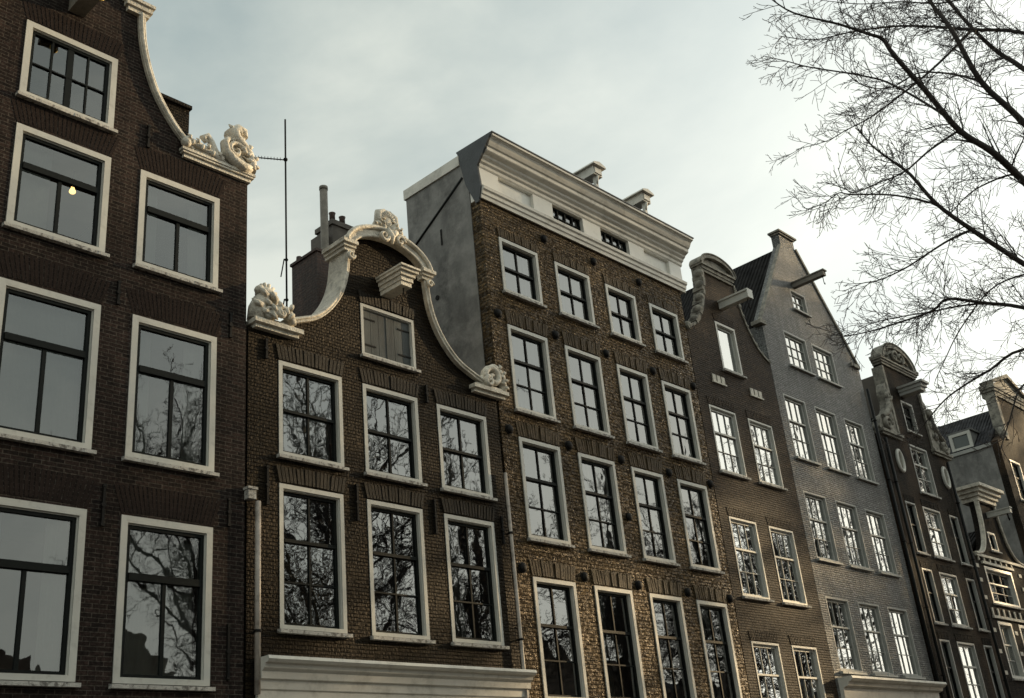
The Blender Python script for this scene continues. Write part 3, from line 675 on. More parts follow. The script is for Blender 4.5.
m = MB(); m.prismx([(-.56,16.052),(-.56,16.08),(.6,16.12),(.6,16.085)], 15.2-hx, 22.98-hx); m.build('roof_edge', M['slate'], h3)
# slate clad return at the left end
m = MB(); m.prismx([(.55,16.075),(-.53,16.04),(-.5,15.97),(-.36,15.8),(-.2,15.6),(-.04,15.42),(-.1,14.85),(-.03,14.6),(.02,14.5),(.1,14.5),(.36,15.1)], 15.165-hx, 15.215-hx); m.build('slate_return', M['slate'], h3)
# side wall and block behind
m = MB(); m.box(15.19-hx, 15.3-hx, .29, 2.36, 8.5, 15.85); sw_ = m.build('side_wall', M['render'], h3); sw_['label'] = 'bare grey cement rendered side wall'
m = MB(); m.hexa([(15.15-hx,.5,15.7),(15.35-hx,.5,15.7),(15.35-hx,.5,15.96),(15.15-hx,.5,15.96),(15.15-hx,2.4,15.72),(15.35-hx,2.4,15.72),(15.35-hx,2.4,15.98),(15.15-hx,2.4,15.98)]); m.build('verge_board', M['paint'], h3)
m = MB(); m.tube([(15.18-hx,.45,15.35),(15.18-hx,1.25,14.88),(15.18-hx,2.3,14.27)], .03, 6); m.build('flashing', M['pipe_dark'], h3)
m = MB(); m.box(15.17-hx,15.188-hx,1.24,1.28,13.98,14.38); m.build('wall_anchor', M['iron'], h3)
m = MB(); m.tube([(15.17-hx,1.53,12.76),(15.2-hx,1.53,12.76)], .06, 10); m.build('vent_hole', M['iron'], h3)
m = MB(); m.box(15.31-hx, 22.68-hx, .3, 2.36, 15.6, 15.88); m.box(15.31-hx, 22.68-hx, 2.3, 2.36, 12, 15.6); m.box(22.6-hx,22.68-hx,.3,2.3,12,15.6); m.build('roof', M['slate'], h3)
body(h3, 15.22, 22.7, 12.9, floors=(3.7,6.7,9.45,12.2), mat='render')
m = MB(); m.box(15.35-hx, 22.5-hx, 2.2, 2.28, 12.9, 15.5); m.build('attic_partition', M['room'], h3)
for zz in (14.27, 11.81, 9.2, 6.38):
    for xx in (15.42, 17.25, 19.04, 20.84, 22.55):
        if zz == 14.27 and xx in (15.42, 22.55): continue
        m = MB(); m.ball((0,-.03,0), (.095,.055,.095), 12, 8); m.tube([(0,-.02,0),(0,.01,0)], .11, 12)
        m.build('anchor_rosette', M['iron'], h3, (xx-hx, 0, zz))
m = MB(); m.ball((0,-.03,0), (.095,.055,.095), 12, 8); m.build('anchor_rosette', M['iron'], h3, (19.02-hx, 0, 7.87))
for xc in (19.26, 21.28):
    m = MB(); a = xc-hx
    m.prism([(a-.17,16.66),(a+.17,16.66),(a+.17,16.9),(a-.17,16.9)], -.36, 1.3)
    m.prism([(a-.25,16.9),(a+.25,16.9),(a+.23,16.95),(a,17.02),(a-.23,16.95)], -.46, 1.35)
    m.box(a-.13,a+.13,-.39,-.36,16.7,16.87)
    hb = m.build('hoist_beam', M['paint'], h3)
    m = MB(); m.box(a-.05,a+.05,-.3,-.22,16.35,16.66); m.box(a-.03,a+.03,-.3,-.24,16.06,16.35); m.tube([(a,-.34,16.66),(a,-.28,16.45)], .04, 8); m.build('bracket', M['paint'], hb)
m = MB(); m.box(3.45,3.75,.7,1.3,12,17.0); m.box(3.4,3.8,.65,1.35,16.5,16.6); m.tube([(3.55,1,17.0),(3.55,1,17.2)], .08, 10); m.build('chimney', M['chim'], h3)

# ================================================================== HOUSE 4 : narrow house, round pediment
h4 = empty('gabled_house', 'narrow brown brick house with a round topped pediment and two windows per floor', 'house', (24.8, FY, 0), ROW)
hx = 24.8
for (z0, z1) in ((9.65,11.45),(6.5,8.47),(3.55,5.44)):
    for (xa, xb) in ((23.14,24.38),(24.98,26.2)):
        window(h4, xa, xb, z0, z1, 'sash33', fr='frame', sash='sash_pale', glass='glass_c', fw=.05, depth=.08, arch=(.22, 17, .04, .01, .006, 'brick_d'), curtain=rnd.choice(['full','full','full','sides']))
window(h4, 24.2, 25.19, 12.7, 14.15, 'single', fw=.07, depth=.1, sash='sash_pale', glass='glass_c', curtain='full', arch=(.2, 14, .04, .01, .006, 'brick_d'))
rc = smooth_path([(26.85,13.5),(26.4,13.75),(26.1,14.1),(25.88,14.5),(25.72,14.95),(25.62,15.35),(25.6,15.68)])
outl = [(22.73,0),(26.86,0),(26.86,13.5)] + rc + [(2*hx-x, z) for x, z in reversed(rc)] + [(22.73,13.5)]
outl = [p for i, p in enumerate(outl) if i == 0 or math.dist(p, outl[i-1]) > 1e-4]
wall(h4, outl, 'brick_d')
body(h4, 22.73, 26.86, 13.2, floors=(3.3,6.2,9.2,12.3), roof=(24.8, 14.7))
rr = random.Random(4)
for side in (1, -1):
    q = [(side*(x-hx), z) for x, z in rc]
    c = MB()
    if side < 0:
        for k in range(0, len(q)-1, 2):       # worn stone blocks, each a little out of line
            e = min(k+2, len(q)-1); t_ = .07+rr.uniform(0,.05); o_ = offset(q, t_); f_ = -.05-rr.uniform(0,.05)
            a_, b_, c_, d_ = q[k], q[e], o_[e], o_[k]
            c.hexa([(a_[0],f_,a_[1]),(b_[0],f_,b_[1]+.02),(c_[0]-.02,f_,c_[1]),(d_[0],f_,d_[1]),(a_[0],.26,a_[1]),(b_[0],.26,b_[1]+.02),(c_[0],.26,c_[1]),(d_[0],.26,d_[1])])
            if k % 6 == 2: c.ball(((a_[0]+d_[0])/2-.04,.04,(a_[1]+b_[1])/2), (.1,.15,.14), 9, 6)
    else:
        o_ = offset(q, -.06); c.strip(q, o_, -.03, .3)
        for k in range(1, len(q)-1, 4):
            c.ball((o_[k][0],.02,o_[k][1]), (.05,.08,.07+rr.uniform(0,.06)), 7, 5)
    c.build('scroll_edge', M['stone_dark'], h4)
m = MB()
for dx, y_, za, zb in ((0,-.05,15.62,15.7),(.04,-.08,15.7,15.8),(.09,-.13,15.8,15.86)): m.box(-.82-dx, .72+dx, y_, .28, za, zb)
inn = [(-.05+.76*math.cos(R(a)), 15.86+.3*math.sin(R(a))) for a in range(0, 181, 9)]; out = [(-.05+.88*math.cos(R(a)), 15.86+.43*math.sin(R(a))) for a in range(0, 181, 9)]
m.strip(inn, out, -.13, .28); m.tube([(x, -.13, z) for x, z in out], .028, 8)
m.prism([(-.05+.75*math.cos(R(a)), 15.865+.28*math.sin(R(a))) for a in range(0, 181, 9)], -.02, .25); m.build('round_pediment', M['stone_dark'], h4)
m = MB(); m.hexa([(-.1,-.92,14.62),(.1,-.92,14.62),(.1,-.92,14.82),(-.1,-.92,14.82),(-.1,.05,14.62),(.1,.05,14.62),(.1,.05,14.82),(-.1,.05,14.82)])
m.box(-.14,.14,-.97,.0,14.82,14.87); m.box(-.13,.13,-.97,-.93,14.6,14.82); hb = m.build('hoist_beam', M['frame'], h4, (-.1, 0, 0))
m = MB(); m.tube([(0,-.85,14.62),(0,-.85,14.4),(.04,-.85,14.34),(.07,-.85,14.4)], .014, 6); m.build('hook', M['iron'], hb)
for xx, zz in ((23.7,12.2),(25.55,12.22)):
    m = MB()
    for k in range(3): m.box(-.3+k*.21,-.3+k*.21+.15,-.03,.02,0,.2)
    m.box(-.32,.32,-.045,.02,-.04,.0); m.build('vent_stone', M['stone'], h4, (xx+.15-hx, 0, zz))

# ================================================================== HOUSE 5 : grey spout gable
h5 = empty('gabled_house', 'pale grey painted brick house with a steep pointed gable and dark tiled roof', 'house', (29.65, FY, 0), ROW)
hx = 29.65
for (z0, z1) in ((10.76,12.7),(7.86,9.78),(4.9,6.85)):
    for (xa, xb) in ((27.24,28.5),(29.04,30.32),(30.84,32.1)):
        window(h5, xa, xb, z0, z1, 'sash33', fr='frame_grey', sash='sash_pale', glass='glass_c', fw=.05, depth=.1, proud=0.004, sillmat='frame_grey', curtain=rnd.choice(['full','full','sides','full']))
for (xa, xb) in ((28.08,29.42),(29.76,31.1)):
    window(h5, xa, xb, 13.8, 14.95, 'sash42', fr='frame_grey', sash='sash_pale', glass='glass_c', fw=.05, depth=.1, proud=0.004, sillmat='frame_grey', curtain=rnd.choice(['full','full','sides','full']))
window(h5, 29.12, 30.06, 15.98, 16.68, 'two', fr='frame_grey', sash='sash_pale', glass='glass_c', fw=.05, depth=.1, proud=0.004, sillmat='frame_grey')
wall(h5, [(26.88,0),(32.85,0),(32.85,14.75),(30.1,18.3),(30.1,18.7),(29.2,18.7),(29.2,18.3),(26.88,14.95)], 'brick_e')
body(h5, 26.88, 32.85, 14.8, floors=(4.3,7.4,10.3,13.2), roof=(29.65, 18.35), y0=.1)
m = MB()
for q, d, y_ in (([(26.85,14.92),(29.2,18.3)], .04, .1), ([(30.1,18.4),(32.8,14.88)], .1, .3)):
    q = [(x-hx, z) for x, z in q]; o_ = offset(q, d); m.strip(q, o_, -.04, y_)
m.build('coping', M['stone_dark'], h5)
m = MB(); m.box(29.16-hx,30.14-hx,-.05,.3,18.7,18.76); m.box(29.1-hx,30.22-hx,-.09,.33,18.76,18.82); m.build('gable_cap', M['stone_dark'], h5)
for s in (-1, 1):
    m = MB(); xs = sorted((s*2.55, s*3.12)); m.box(xs[0]+(.15 if s<0 else 0), xs[1]-(.1 if s<0 else 0), -.08, .25, 14.78, 14.9); m.build('kneeler', M['stone_dark'], h5, (0 if s < 0 else .05, 0, 0))
m = MB(); m.box(-.09,.09,-1.1,.05,16.78,16.93); m.box(-.12,.12,-1.14,.0,16.93,16.97); hb = m.build('hoist_beam', M['wood'], h5, (29.45-hx, 0, 0))
m = MB(); m.tube([(0,-1.02,16.78),(0,-1.02,16.55),(.04,-1.02,16.5),(.07,-1.02,16.56)], .013, 6); m.build('hook', M['iron'], hb)
m = MB(); prof = [(0,4.72),(-.4,4.72),(-.42,4.66),(-.36,4.6),(-.28,4.58),(-.25,4.5),(-.12,4.46),(-.1,4.2),(-.05,4.18),(-.05,3.5),(0,3.5)]
m.prismx(prof, 27.0-hx, 32.7-hx); m.build('shop_cornice', M['paint'], h5)
downpipe(h5, 32.95, .1, 14.1, 'pipe_dark', r=.05, y=-.08)

# ================================================================== HOUSE 6 : raised neck gable
h6 = empty('gabled_house', 'dark brick house with a tall neck gable, carved claw pieces and two oval windows', 'house', (36.05, FY, 0), ROW)
hx = 36.05
for k, (z0, z1) in enumerate(((8.8,10.48),(6.6,8.3),(4.2,6.1))):
    window(h6, 35.2, 36.55, z0, z1, 'sash23', fr='frame_grey', glass='glass_c', sash='sash_pale', fw=.06, depth=.09, arch=(.22,16,.04,.01,.01,'brick_f'))
    window(h6, 33.93, 34.66, z0, z1, 'sash21', fr='frame_grey', glass='glass', fw=.05, depth=.11, arch=(.2,10,.03,.01,.01,'brick_f'))
    window(h6, 37.3, 38.0, z0, z1, 'sash21', fr='frame_grey', glass='glass', fw=.05, depth=.11, arch=(.2,10,.03,.01,.01,'brick_f'))
window(h6, 35.4, 36.78, 11.0, 12.7, 'sash23', fr='frame_grey', glass='glass_c', sash='sash_pale', fw=.06, depth=.09, arch=(.2,16,.03,.01,.01,'brick_f'))
window(h6, 35.62, 36.55, 13.22, 14.35, 'sash21', fr='frame_grey', glass='glass', fw=.07, depth=.12)
wall(h6, [(33.3,0),(38.4,0),(38.4,12.7),(37.45,12.7),(37.45,15.5),(34.75,15.5),(34.75,12.7),(33.3,12.7)], 'brick_f')
body(h6, 33.3, 38.4, 12.5, floors=(3.6,6.3,8.6,10.7), roof=(36.05, 14.6))
for s in (-1, 1):
    m = MB(); xs = sorted((s*1.28, s*1.42)); m.box(xs[0], xs[1], -.07, .32, 12.8, 15.4); m.build('neck_pilaster', M['stone_dark'], h6)
m = MB()
for dx, y_, za, zb in ((0,-.06,15.5,15.58),(.06,-.1,15.58,15.66),(.12,-.15,15.66,15.72)): m.box(-1.36-dx, 1.36+dx, y_, .28, za, zb)
inn = [(1.15*math.cos(R(a)), 15.72+.6*math.sin(R(a))) for a in range(0, 181, 9)]; out = [(1.33*math.cos(R(a)), 15.72+.78*math.sin(R(a))) for a in range(0, 181, 9)]
m.strip(inn, out, -.14, .28); m.prism(inn, -.04, .25); m.tube([(x,-.14,z) for x, z in out], .035, 8)
for s in (-1, 1): m.box(*sorted((s*1.2, s*1.5)), -.16, .28, 15.72, 15.8)
m.spiral((-.25,15.98), .22, 1.3, .06, .03, -.1, 0, 1); m.spiral((.3,15.98), .22, 1.3, .06, .03, -.1, math.pi, -1); m.ball((0,-.06,16.12), (.2,.08,.24)); m.tube([(-.8,-.06,15.9),(-.5,-.08,16.1),(-.2,-.08,15.9),(.2,-.08,15.9),(.5,-.08,16.1),(.8,-.06,15.9)], .05, 8)
m.build('round_pediment', M['stone_dark'], h6)
for s in (-1, 1):
    m = MB(); cl = smooth_path([(1.42,14.75),(1.62,14.6),(1.7,14.3),(1.66,14.0),(1.78,13.7),(2.05,13.5),(2.4,13.35),(2.6,13.1),(2.62,12.85),(1.42,12.85)], 4)
    cl = [(s*x, z) for x, z in cl]; m.prism(cl, -.04, .24)
    m.spiral((s*2.2,13.05), .24, 1.5, .08, .04, -.1, 0, -s); m.spiral((s*1.62,14.2), .17, 1.4, .06, .03, -.1, 0, s)
    m.tube([(s*2.4,-.08,13.3),(s*2.0,-.1,13.5),(s*1.72,-.1,13.85),(s*1.66,-.1,14.4)], [.08,.09,.09,.06], 8)
    m.ball((s*1.75,-.05,13.4), (.2,.1,.16)); m.ball((s*1.6,-.05,13.8), (.12,.08,.16))
    m.build('claw_ornament', M['stone_dark'], h6)
    m = MB(); xs = sorted((s*1.2, s*2.72)); m.box(xs[0], xs[1], -.14, .3, 12.74, 12.84); m.box(xs[0]+.04, xs[1]-.04, -.08, .3, 12.66, 12.74); m.build('shoulder_cornice', M['stone_dark'], h6)
    e = smooth_path([(.2*math.cos(R(a)), .36*math.sin(R(a))) for a in range(0, 361, 24)], 2)
    m = MB(); m.tube([(x,-.03,z) for x, z in e], .06, 8, cap=False); ow = m.build('oval_window', M['frame'], h6, (s*1.72 + (.08 if s > 0 else -.02), 0, 11.88))
    g = MB(); g.prism([(x*.95, z*.95) for x, z in e[:-1]], -.02, .004); g.build('pane', M['stone_dark'], ow)
m = MB()
for dx, za, zb, yf in ((.2,14.5,14.62,-.78),(.24,14.62,14.74,-.84),(.3,14.74,14.82,-.92)): m.box(-dx, dx, yf, -.002, za, zb)
m.build('hoist_beam', M['frame_grey'], h6, (-.15, 0, 0))
m = MB(); m.box(-1.2,1.2,1.4,1.5,12.4,15.2); m.box(-1.2,1.2,.3,1.4,15.1,15.2); m.box(-1.25,-1.2,.3,1.5,12.4,15.2); m.box(1.2,1.25,.3,1.5,12.4,15.2); m.build('attic_room', M['room'], h6)
for xx in (33.6, 38.2): downpipe(h6, xx if xx > 35 else 33.42, .1, 12.5, 'pipe_dark', r=.05)

# ================================================================== HOUSE 7 : small neck gable with white stone blocks
h8 = empty('gabled_house', 'small black brick house with white stone blocks and a white capped gable', 'house', (41.0, FY, 0), ROW)
hx = 41.0
window(h8, 39.25, 41.75, 7.62, 8.92, 'sash33', fr='frame', sash='sash_pale', glass='glass', fw=.1, depth=.14)
window(h8, 39.1, 40.35, 5.1, 7.0, 'sash23', fr='frame', sash='sash_pale', glass='glass_c', fw=.1, depth=.14)
window(h8, 41.0, 42.3, 5.1, 7.0, 'sash23', fr='frame', sash='sash_pale', glass='glass_c', fw=.1, depth=.14)
window(h8, 40.45, 41.15, 9.6, 10.3, 'two', fr='frame', sash='sash', glass='glass', fw=.07, depth=.1)
nk = smooth_path([(2.3,9.3),(1.6,9.42),(1.15,9.8),(.9,10.4),(.8,11.0),(.78,11.4)])
outl = [(38.5,0),(43.5,0),(43.5,9.3)] + [(hx+x, z) for x, z in nk] + [(hx-x, z) for x, z in reversed(nk)] + [(38.5,9.3)]
outl = [p for i, p in enumerate(outl) if i == 0 or math.dist(p, outl[i-1]) > 1e-4]
wall(h8, outl, 'brick_g'); body(h8, 38.5, 43.5, 9.1, floors=(4.6,7.3), roof=(41.0, 10.4))
for s in (-1, 1):
    q = [(s*x, z) for x, z in nk]; o_ = offset(q, -.07*s); m = MB(); m.strip(q, o_, -.04, .06); m.tube([(x,-.06,z) for x, z in q], .04, 8); m.build('coping', M['stone'], h8)
m = MB()
for dx, y_, za, zb in ((0,-.12,11.4,11.56),(.08,-.2,11.56,11.7),(.18,-.3,11.7,11.84),(.3,-.42,11.84,11.96)): m.box(-.85-dx, .85+dx, y_, .5, za, zb)
m.build('cap_cornice', M['stone'], h8)
m = MB(); m.box(-.09,.09,-.85,.05,10.85,11.02); m.box(-.12,.12,-.88,0,11.02,11.06); hb = m.build('hoist_beam', M['frame'], h8)
m = MB(); m.tube([(0,-.7,10.85),(0,-.7,10.7),(.05,-.7,10.62),(.1,-.7,10.7)], .03, 6); m.build('hook', M['iron'], hb)
m = MB()
for xa, xb, zz in ((39.1,41.95,8.98),(38.8,43.3,7.08),(38.7,43.4,9.22)): m.box(xa-hx, xb-hx, -.07, .0, zz, zz+.09)
m.build('stone_band', M['stone'], h8)
for z_ in (5.2,5.9,6.6,7.7,8.3,8.8):
    for x_ in (38.62, 40.55, 42.55, 43.2):
        if z_ > 7.5 and x_ == 40.55: continue
        m = MB(); m.box(-.12,.12,-.03,-.002,0,.13); m.build('stone_block', M['stone'], h8, (x_-hx, 0, z_))
for z_ in (7.17, 9.07):
    for k in range(9):
        x_ = 38.9+.5*k
        if z_ > 9 and x_ > 42: continue
        m = MB(); m.prism([(-.04,0),(.04,0),(.06,.26),(-.06,.26)], -.04, -.001); m.build('keystone', M['stone'], h8, (x_-hx, 0, z_+.0))

# ================================================================== HOUSE 8 : grey flank with roof dormer, at the right edge
h9 = empty('gabled_house', 'house at the right edge with a grey flank, tiled roof and one small dormer', 'house', (47.6, FY, 0), ROW)
hx = 47.6
for (z0, z1) in ((12.2,13.9),(9.3,11.2),(6.4,8.2)):
    for (xa, xb) in ((45.2,46.3),(47.0,48.2),(48.9,50.0)): window(h9, xa, xb, z0, z1, 'sash23', fr='frame', glass='glass', fw=.08, depth=.12)
wall(h9, [(44.5,0),(50.6,0),(50.6,14.6),(49.6,15.2),(49.4,17.0),(45.8,17.0),(45.6,15.2),(44.5,14.6)], 'brick_f')
body(h9, 44.5, 50.6, 14.5, floors=(3.5,6,9,12), roof=(47.2, 16.6), roofmat='tile_grey', mat='render')
m = MB()
for dx, y_, za, zb in ((0,-.06,16.8,17.0),(.08,-.1,17.0,17.12),(.14,-.14,17.12,17.3)): m.box(-1.95-dx, 1.95+dx, y_, .5, za, zb)
for s in (-1, 1): m.hexa([(s*2.1,-.16,17.3),(0,-.16,18.0),(0,-.16,18.18),(s*2.15,-.16,17.42),(s*2.1,.4,17.3),(0,.4,18.0),(0,.4,18.18),(s*2.15,.4,17.42)])
m.prism([(-2.0,17.3),(2.0,17.3),(0,17.98)], -.03, .3); m.build('pediment', M['stone_dark'], h9)
for s in (-1, 1):
    m = MB(); m.box(*sorted((s*1.85, s*2.12)), -.08, .34, 14.8, 16.8); m.ball((s*2.4,0,15.0), (.26,.1,.3)); m.spiral((s*2.4,15.05), .22, 1.3, .06, .03, -.08, 0, s); m.build('claw_ornament', M['stone_dark'], h9)
m = MB(); m.box(-3.16,-3.06,.3,7,14.42,14.56); m.build('gutter', M['frame_grey'], h9)
m = MB(); m.box(-3.0,-2.0,1.0,1.9,14.62,15.35); m.box(-3.07,-2.0,.92,1.98,15.35,15.43); d_ = m.build('dormer', M['render_b'], h9)
m = MB(); m.box(-3.07,-3.0,1.0,1.13,14.62,15.35); m.box(-3.07,-3.0,1.77,1.9,14.62,15.35); m.box(-3.07,-3.0,1.13,1.77,15.23,15.35); m.box(-3.07,-3.0,1.13,1.77,14.62,14.73); m.build('window_frame', M['frame'], d_)
m = MB(); m.face([(-3.01,1.08,14.7),(-3.01,1.82,14.7),(-3.01,1.82,15.27),(-3.01,1.08,15.27)]); m.build('pane', M['dim_glass'], d_)

# ------------------------------------------------------------------ ceiling lamp in the left house
lp = empty('ceiling_lamp', 'small lit lamp glowing behind an upper window of the left brick house', 'lamp', (6.62, 15.05, 11.9))
m = MB(); m.tube([(0,0,.1),(0,0,.45)], .008, 6); m.build('cord', M['iron'], lp)
lm = bpy.data.materials.new('warm lamp glow'); lm.use_nodes = True; pb = lm.node_tree.nodes['Principled BSDF']
pb.inputs['Emission Color'].default_value = (1,.62,.22,1); pb.inputs['Emission Strength'].default_value = 3
m = MB(); m.ball((0,0,0), (.055,.055,.045)); m.tube([(0,0,.03),(0,0,.1)], [.04,.02], 10); m.build('bulb', lm, lp)

# ================================================================== TREES
def tree_mesh_from(limbs, seed, twig_len=1.0, levels=3, density=1.0, ctr=None, minr=.0034):
    rr = random.Random(seed); limb = MB(); twig = MB()
    def grow(p, d, ln, r, lev):
        n = 5 if lev < 3 else 3
        pts = [p]; rad = [r]; q = Vector(p); d = Vector(d).normalized()
        bend = Vector((rr.gauss(0,.14), rr.gauss(0,.14), rr.gauss(.03,.12)))
        for i in range(n):
            d = (d + bend*.5 + Vector((rr.gauss(0,.09), rr.gauss(0,.09), rr.gauss(0,.09)))).normalized()
            q = q + d*ln/n; pts.append(tuple(q)); rad.append(max(minr, r*(1-.8*(i+1)/n)))
        twig.tube(pts, rad, 3 if lev > 1 else 4, cap=False)
        if lev >= levels: return
        k = max(2, int((ln*(7.5 if lev < 2 else 12.0))*density))
        for j in range(k):
            t = (j+rr.uniform(.3,1))/(k+.3); i = min(n-1, int(t*n)); f = t*n-i
            a, b = Vector(pts[i]), Vector(pts[i+1]); s = a.lerp(b, f); dd = (b-a).normalized()
            side = dd.cross(Vector((rr.gauss(0,1), rr.gauss(0,1), rr.gauss(0,1)))).normalized()
            ang = R(rr.uniform(25, 58)); nd = dd*math.cos(ang)+side*math.sin(ang)
            grow(tuple(s), nd, ln*rr.uniform(.36,.66)*(1-.35*t), max(minr, rad[i]*.55), lev+1)
    for pts, r0, r1, dens in limbs:
        sp = smooth_path(pts, 4); n = len(sp)
        rad = [r0+(r1-r0)*(i/(n-1))**.8 for i in range(n)]
        (limb if r0 > .05 else twig).tube(sp, rad, 10 if r0 > .05 else 5, cap=False)
        tot = sum(math.dist(sp[i], sp[i+1]) for i in range(n-1)); k = int(tot*8.0*dens*density)
        for j in range(k):
            t = (j+rr.random())/max(1,k)
            if t < .12: continue
            x = t*(n-1); i = min(n-2, int(x)); a, b = Vector(sp[i]), Vector(sp[i+1]); s = a.lerp(b, x-i); dd = (b-a).normalized()
            side = dd.cross(Vector((rr.gauss(0,1), rr.gauss(0,1), rr.gauss(0,1)))).normalized()
            ang = R(rr.uniform(25, 60)); nd = dd*math.cos(ang)+side*math.sin(ang)
            grow(tuple(s), nd, twig_len*rr.uniform(.55,1.25)*(1.05-.55*t), max(minr*1.6, rad[i]*.26), 1)
    return limb, twig
BP = {
'a':[(17.1,1.9,4.2),(16.7,2.3,5.6),(16.18,2.63,7.13),(15.32,2.74,8.92),(14.47,3.03,9.99),(13.86,3.24,10.52),(13.4,3.28,11.19),(13.24,3.4,11.71),(12.95,3.45,12.38),(12.6,3.5,13.6)],
'b':[(17.2,1.8,5.0),(16.6,1.95,6.6),(15.9,2.14,8.06),(15.27,2.32,9.83),(14.83,2.88,11.01),(14.76,3.11,11.42),(14.46,3.27,11.81),(14.29,3.42,12.34),(13.99,3.54,13.02),(13.7,3.7,14.2)],
'c':[(15.32,2.74,8.5),(14.94,2.89,8.23),(13.91,3.14,8.87),(13.28,3.24,9.11),(12.85,3.43,9.36),(12.32,3.53,9.78),(11.8,3.62,10.13),(11.65,3.65,10.32),(11.46,3.74,10.36),(11.15,3.96,10.49),(10.74,4.31,10.67),(10.5,4.46,10.87)],
'd':[(12.85,3.43,9.36),(12.82,3.59,9.73),(12.67,4.0,10.33),(12.53,4.28,10.58),(12.27,4.89,10.98),(12.18,5.11,11.16),(12.02,5.39,11.36)],
'e':[(17.0,2.1,4.6),(16.35,2.72,6.18),(15.1,3.05,7.22),(13.86,3.5,7.84),(13.28,3.76,8.2),(12.83,3.95,8.51),(12.49,4.05,8.86),(12.34,4.16,9.05),(12.14,4.3,9.29),(11.97,4.36,9.52)],
'f':[(12.83,3.95,8.51),(12.74,4.41,8.84),(12.65,4.93,9.08),(12.57,5.05,9.13),(12.61,5.29,9.11),(12.52,5.53,9.09)],
'g':[(17.0,2.2,4.3),(16.23,2.73,5.87),(15.56,3.08,7.14),(14.79,3.84,7.56),(14.42,4.2,7.67),(14.05,4.53,7.76),(13.93,4.74,7.63),(13.71,5.12,7.55),(13.49,5.47,7.49),(13.26,5.77,7.46)],
'h':[(16.9,2.2,4.0),(16.37,2.94,5.12),(16.15,3.4,7.12),(16.21,4.38,7.52),(16.3,4.95,7.42),(16.22,5.32,7.3),(16.16,5.67,7.15),(16.12,5.99,6.92),(16.09,6.26,6.7)],
'i':[(17.1,1.85,5.6),(15.78,2.0,8.41),(14.96,1.97,10.66),(14.69,2.69,11.46),(14.47,3.28,11.79),(14.39,3.73,12.1),(14.28,4.26,12.4),(14.08,4.86,12.57),(13.94,5.37,12.68),(13.63,5.79,12.86)],
'j':[(14.47,3.28,11.79),(14.17,3.75,11.34),(13.99,4.21,11.06),(13.88,4.44,10.93),(13.75,4.79,10.76),(13.66,5.15,10.7),(13.59,5.44,10.64),(13.41,5.86,10.64)],
'k':[(13.91,3.14,8.87),(13.82,3.25,8.99),(13.91,3.66,9.06),(13.97,3.92,9.03),(13.97,4.17,8.89)],
'l':[(13.28,3.76,8.2),(13.48,4.12,8.29),(13.6,4.47,8.29),(13.71,4.86,8.27),(13.7,5.24,8.25),(13.6,5.46,8.26),(13.53,5.69,8.22)],
'm':[(14.42,4.2,7.67),(14.58,4.57,7.83),(14.53,4.98,7.89),(14.53,5.48,8.0),(14.55,5.95,8.06),(14.46,6.36,7.88)],
'n':[(13.86,3.24,10.52),(13.88,3.48,10.78),(13.9,3.75,11.01),(13.85,4.04,11.14),(13.86,4.44,11.14),(13.72,4.79,11.35),(13.39,4.94,11.72)],
'o':[(12.85,3.43,9.36),(13.13,3.93,9.45),(13.27,4.37,9.4),(13.34,4.75,9.46),(13.29,5.18,9.49),(13.09,5.18,9.82)],
'p':[(14.96,1.97,10.66),(14.35,2.03,11.59),(14.14,2.65,12.08),(14.16,3.37,12.19),(14.0,3.99,12.53),(13.81,4.5,12.73),(13.48,4.96,12.93)],
'q':[(16.23,2.73,5.87),(15.02,3.25,6.06),(14.48,3.68,6.09),(14.12,3.94,6.31),(14.06,4.21,5.91),(14.0,4.41,5.55)],
'r':[(15.1,3.05,7.22),(15.15,3.34,8.04),(15.2,3.81,8.19),(15.28,4.33,8.19),(15.38,4.92,7.82),(15.4,5.25,7.47),(15.42,5.47,7.23)],
}
RAD = dict(a=(.13,.02,1), b=(.1,.02,1), c=(.1,.012,1), d=(.035,.009,1), e=(.09,.012,1), f=(.026,.008,1), g=(.07,.01,1.1), h=(.06,.01,.8), i=(.07,.01,1),
           j=(.035,.008,1), k=(.03,.01,1), l=(.03,.008,1.1), m=(.028,.008,1), n=(.03,.008,1), o=(.03,.008,1), p=(.04,.008,1), q=(.05,.01,.6), r=(.035,.008,.8))
t0 = empty('bare_tree', 'leafless winter tree whose thin branches fill the upper right sky', 'tree', (17.3, 1.8, .0), 'bare trees along the quay')
off = Vector((17.3,1.8,0))
def shift(m_, o):
    m_.v = [(a-o.x, b-o.y, c-o.z) for a, b, c in m_.v]; return m_
limbs = [(BP[k], RAD[k][0]*.62, RAD[k][1]*.6, RAD[k][2]) for k in BP]
# the far side of the crown, out of the picture
rr = random.Random(11)
for k in range(13):
    a = rr.uniform(-150, 20); e = rr.uniform(20, 70); l = rr.uniform(5, 8); p = Vector((17.2,1.8,rr.uniform(4,6.5)))
    d = Vector((math.cos(R(a))*math.cos(R(e)), math.sin(R(a))*math.cos(R(e)), math.sin(R(e))))
    pts = [tuple(p)]
    for j in range(6):
        d = (d+Vector((rr.gauss(0,.12), rr.gauss(0,.12), rr.gauss(.03,.1)))).normalized(); p = p+d*l/6; pts.append(tuple(p))
    limbs.append((pts, .09, .012, .55))
lm_, tw_ = tree_mesh_from(limbs, 3, .85, 3, 1.1)
tr = MB(); tr.tube(smooth_path([(17.35,1.8,-.1),(17.3,1.75,1.2),(17.25,1.8,2.6),(17.15,1.85,4.0),(17.15,1.85,5.5),(17.3,1.7,8),(17.2,1.6,10.5),(17.4,1.5,13)], 4), [.34-.3*(i/28)**.8 for i in range(29)], 14)
tr.v += []; b0 = len(tr.v); tr.v += lm_.v; tr.f += [tuple(i+b0 for i in f) for f in lm_.f]; tr.sm += lm_.sm
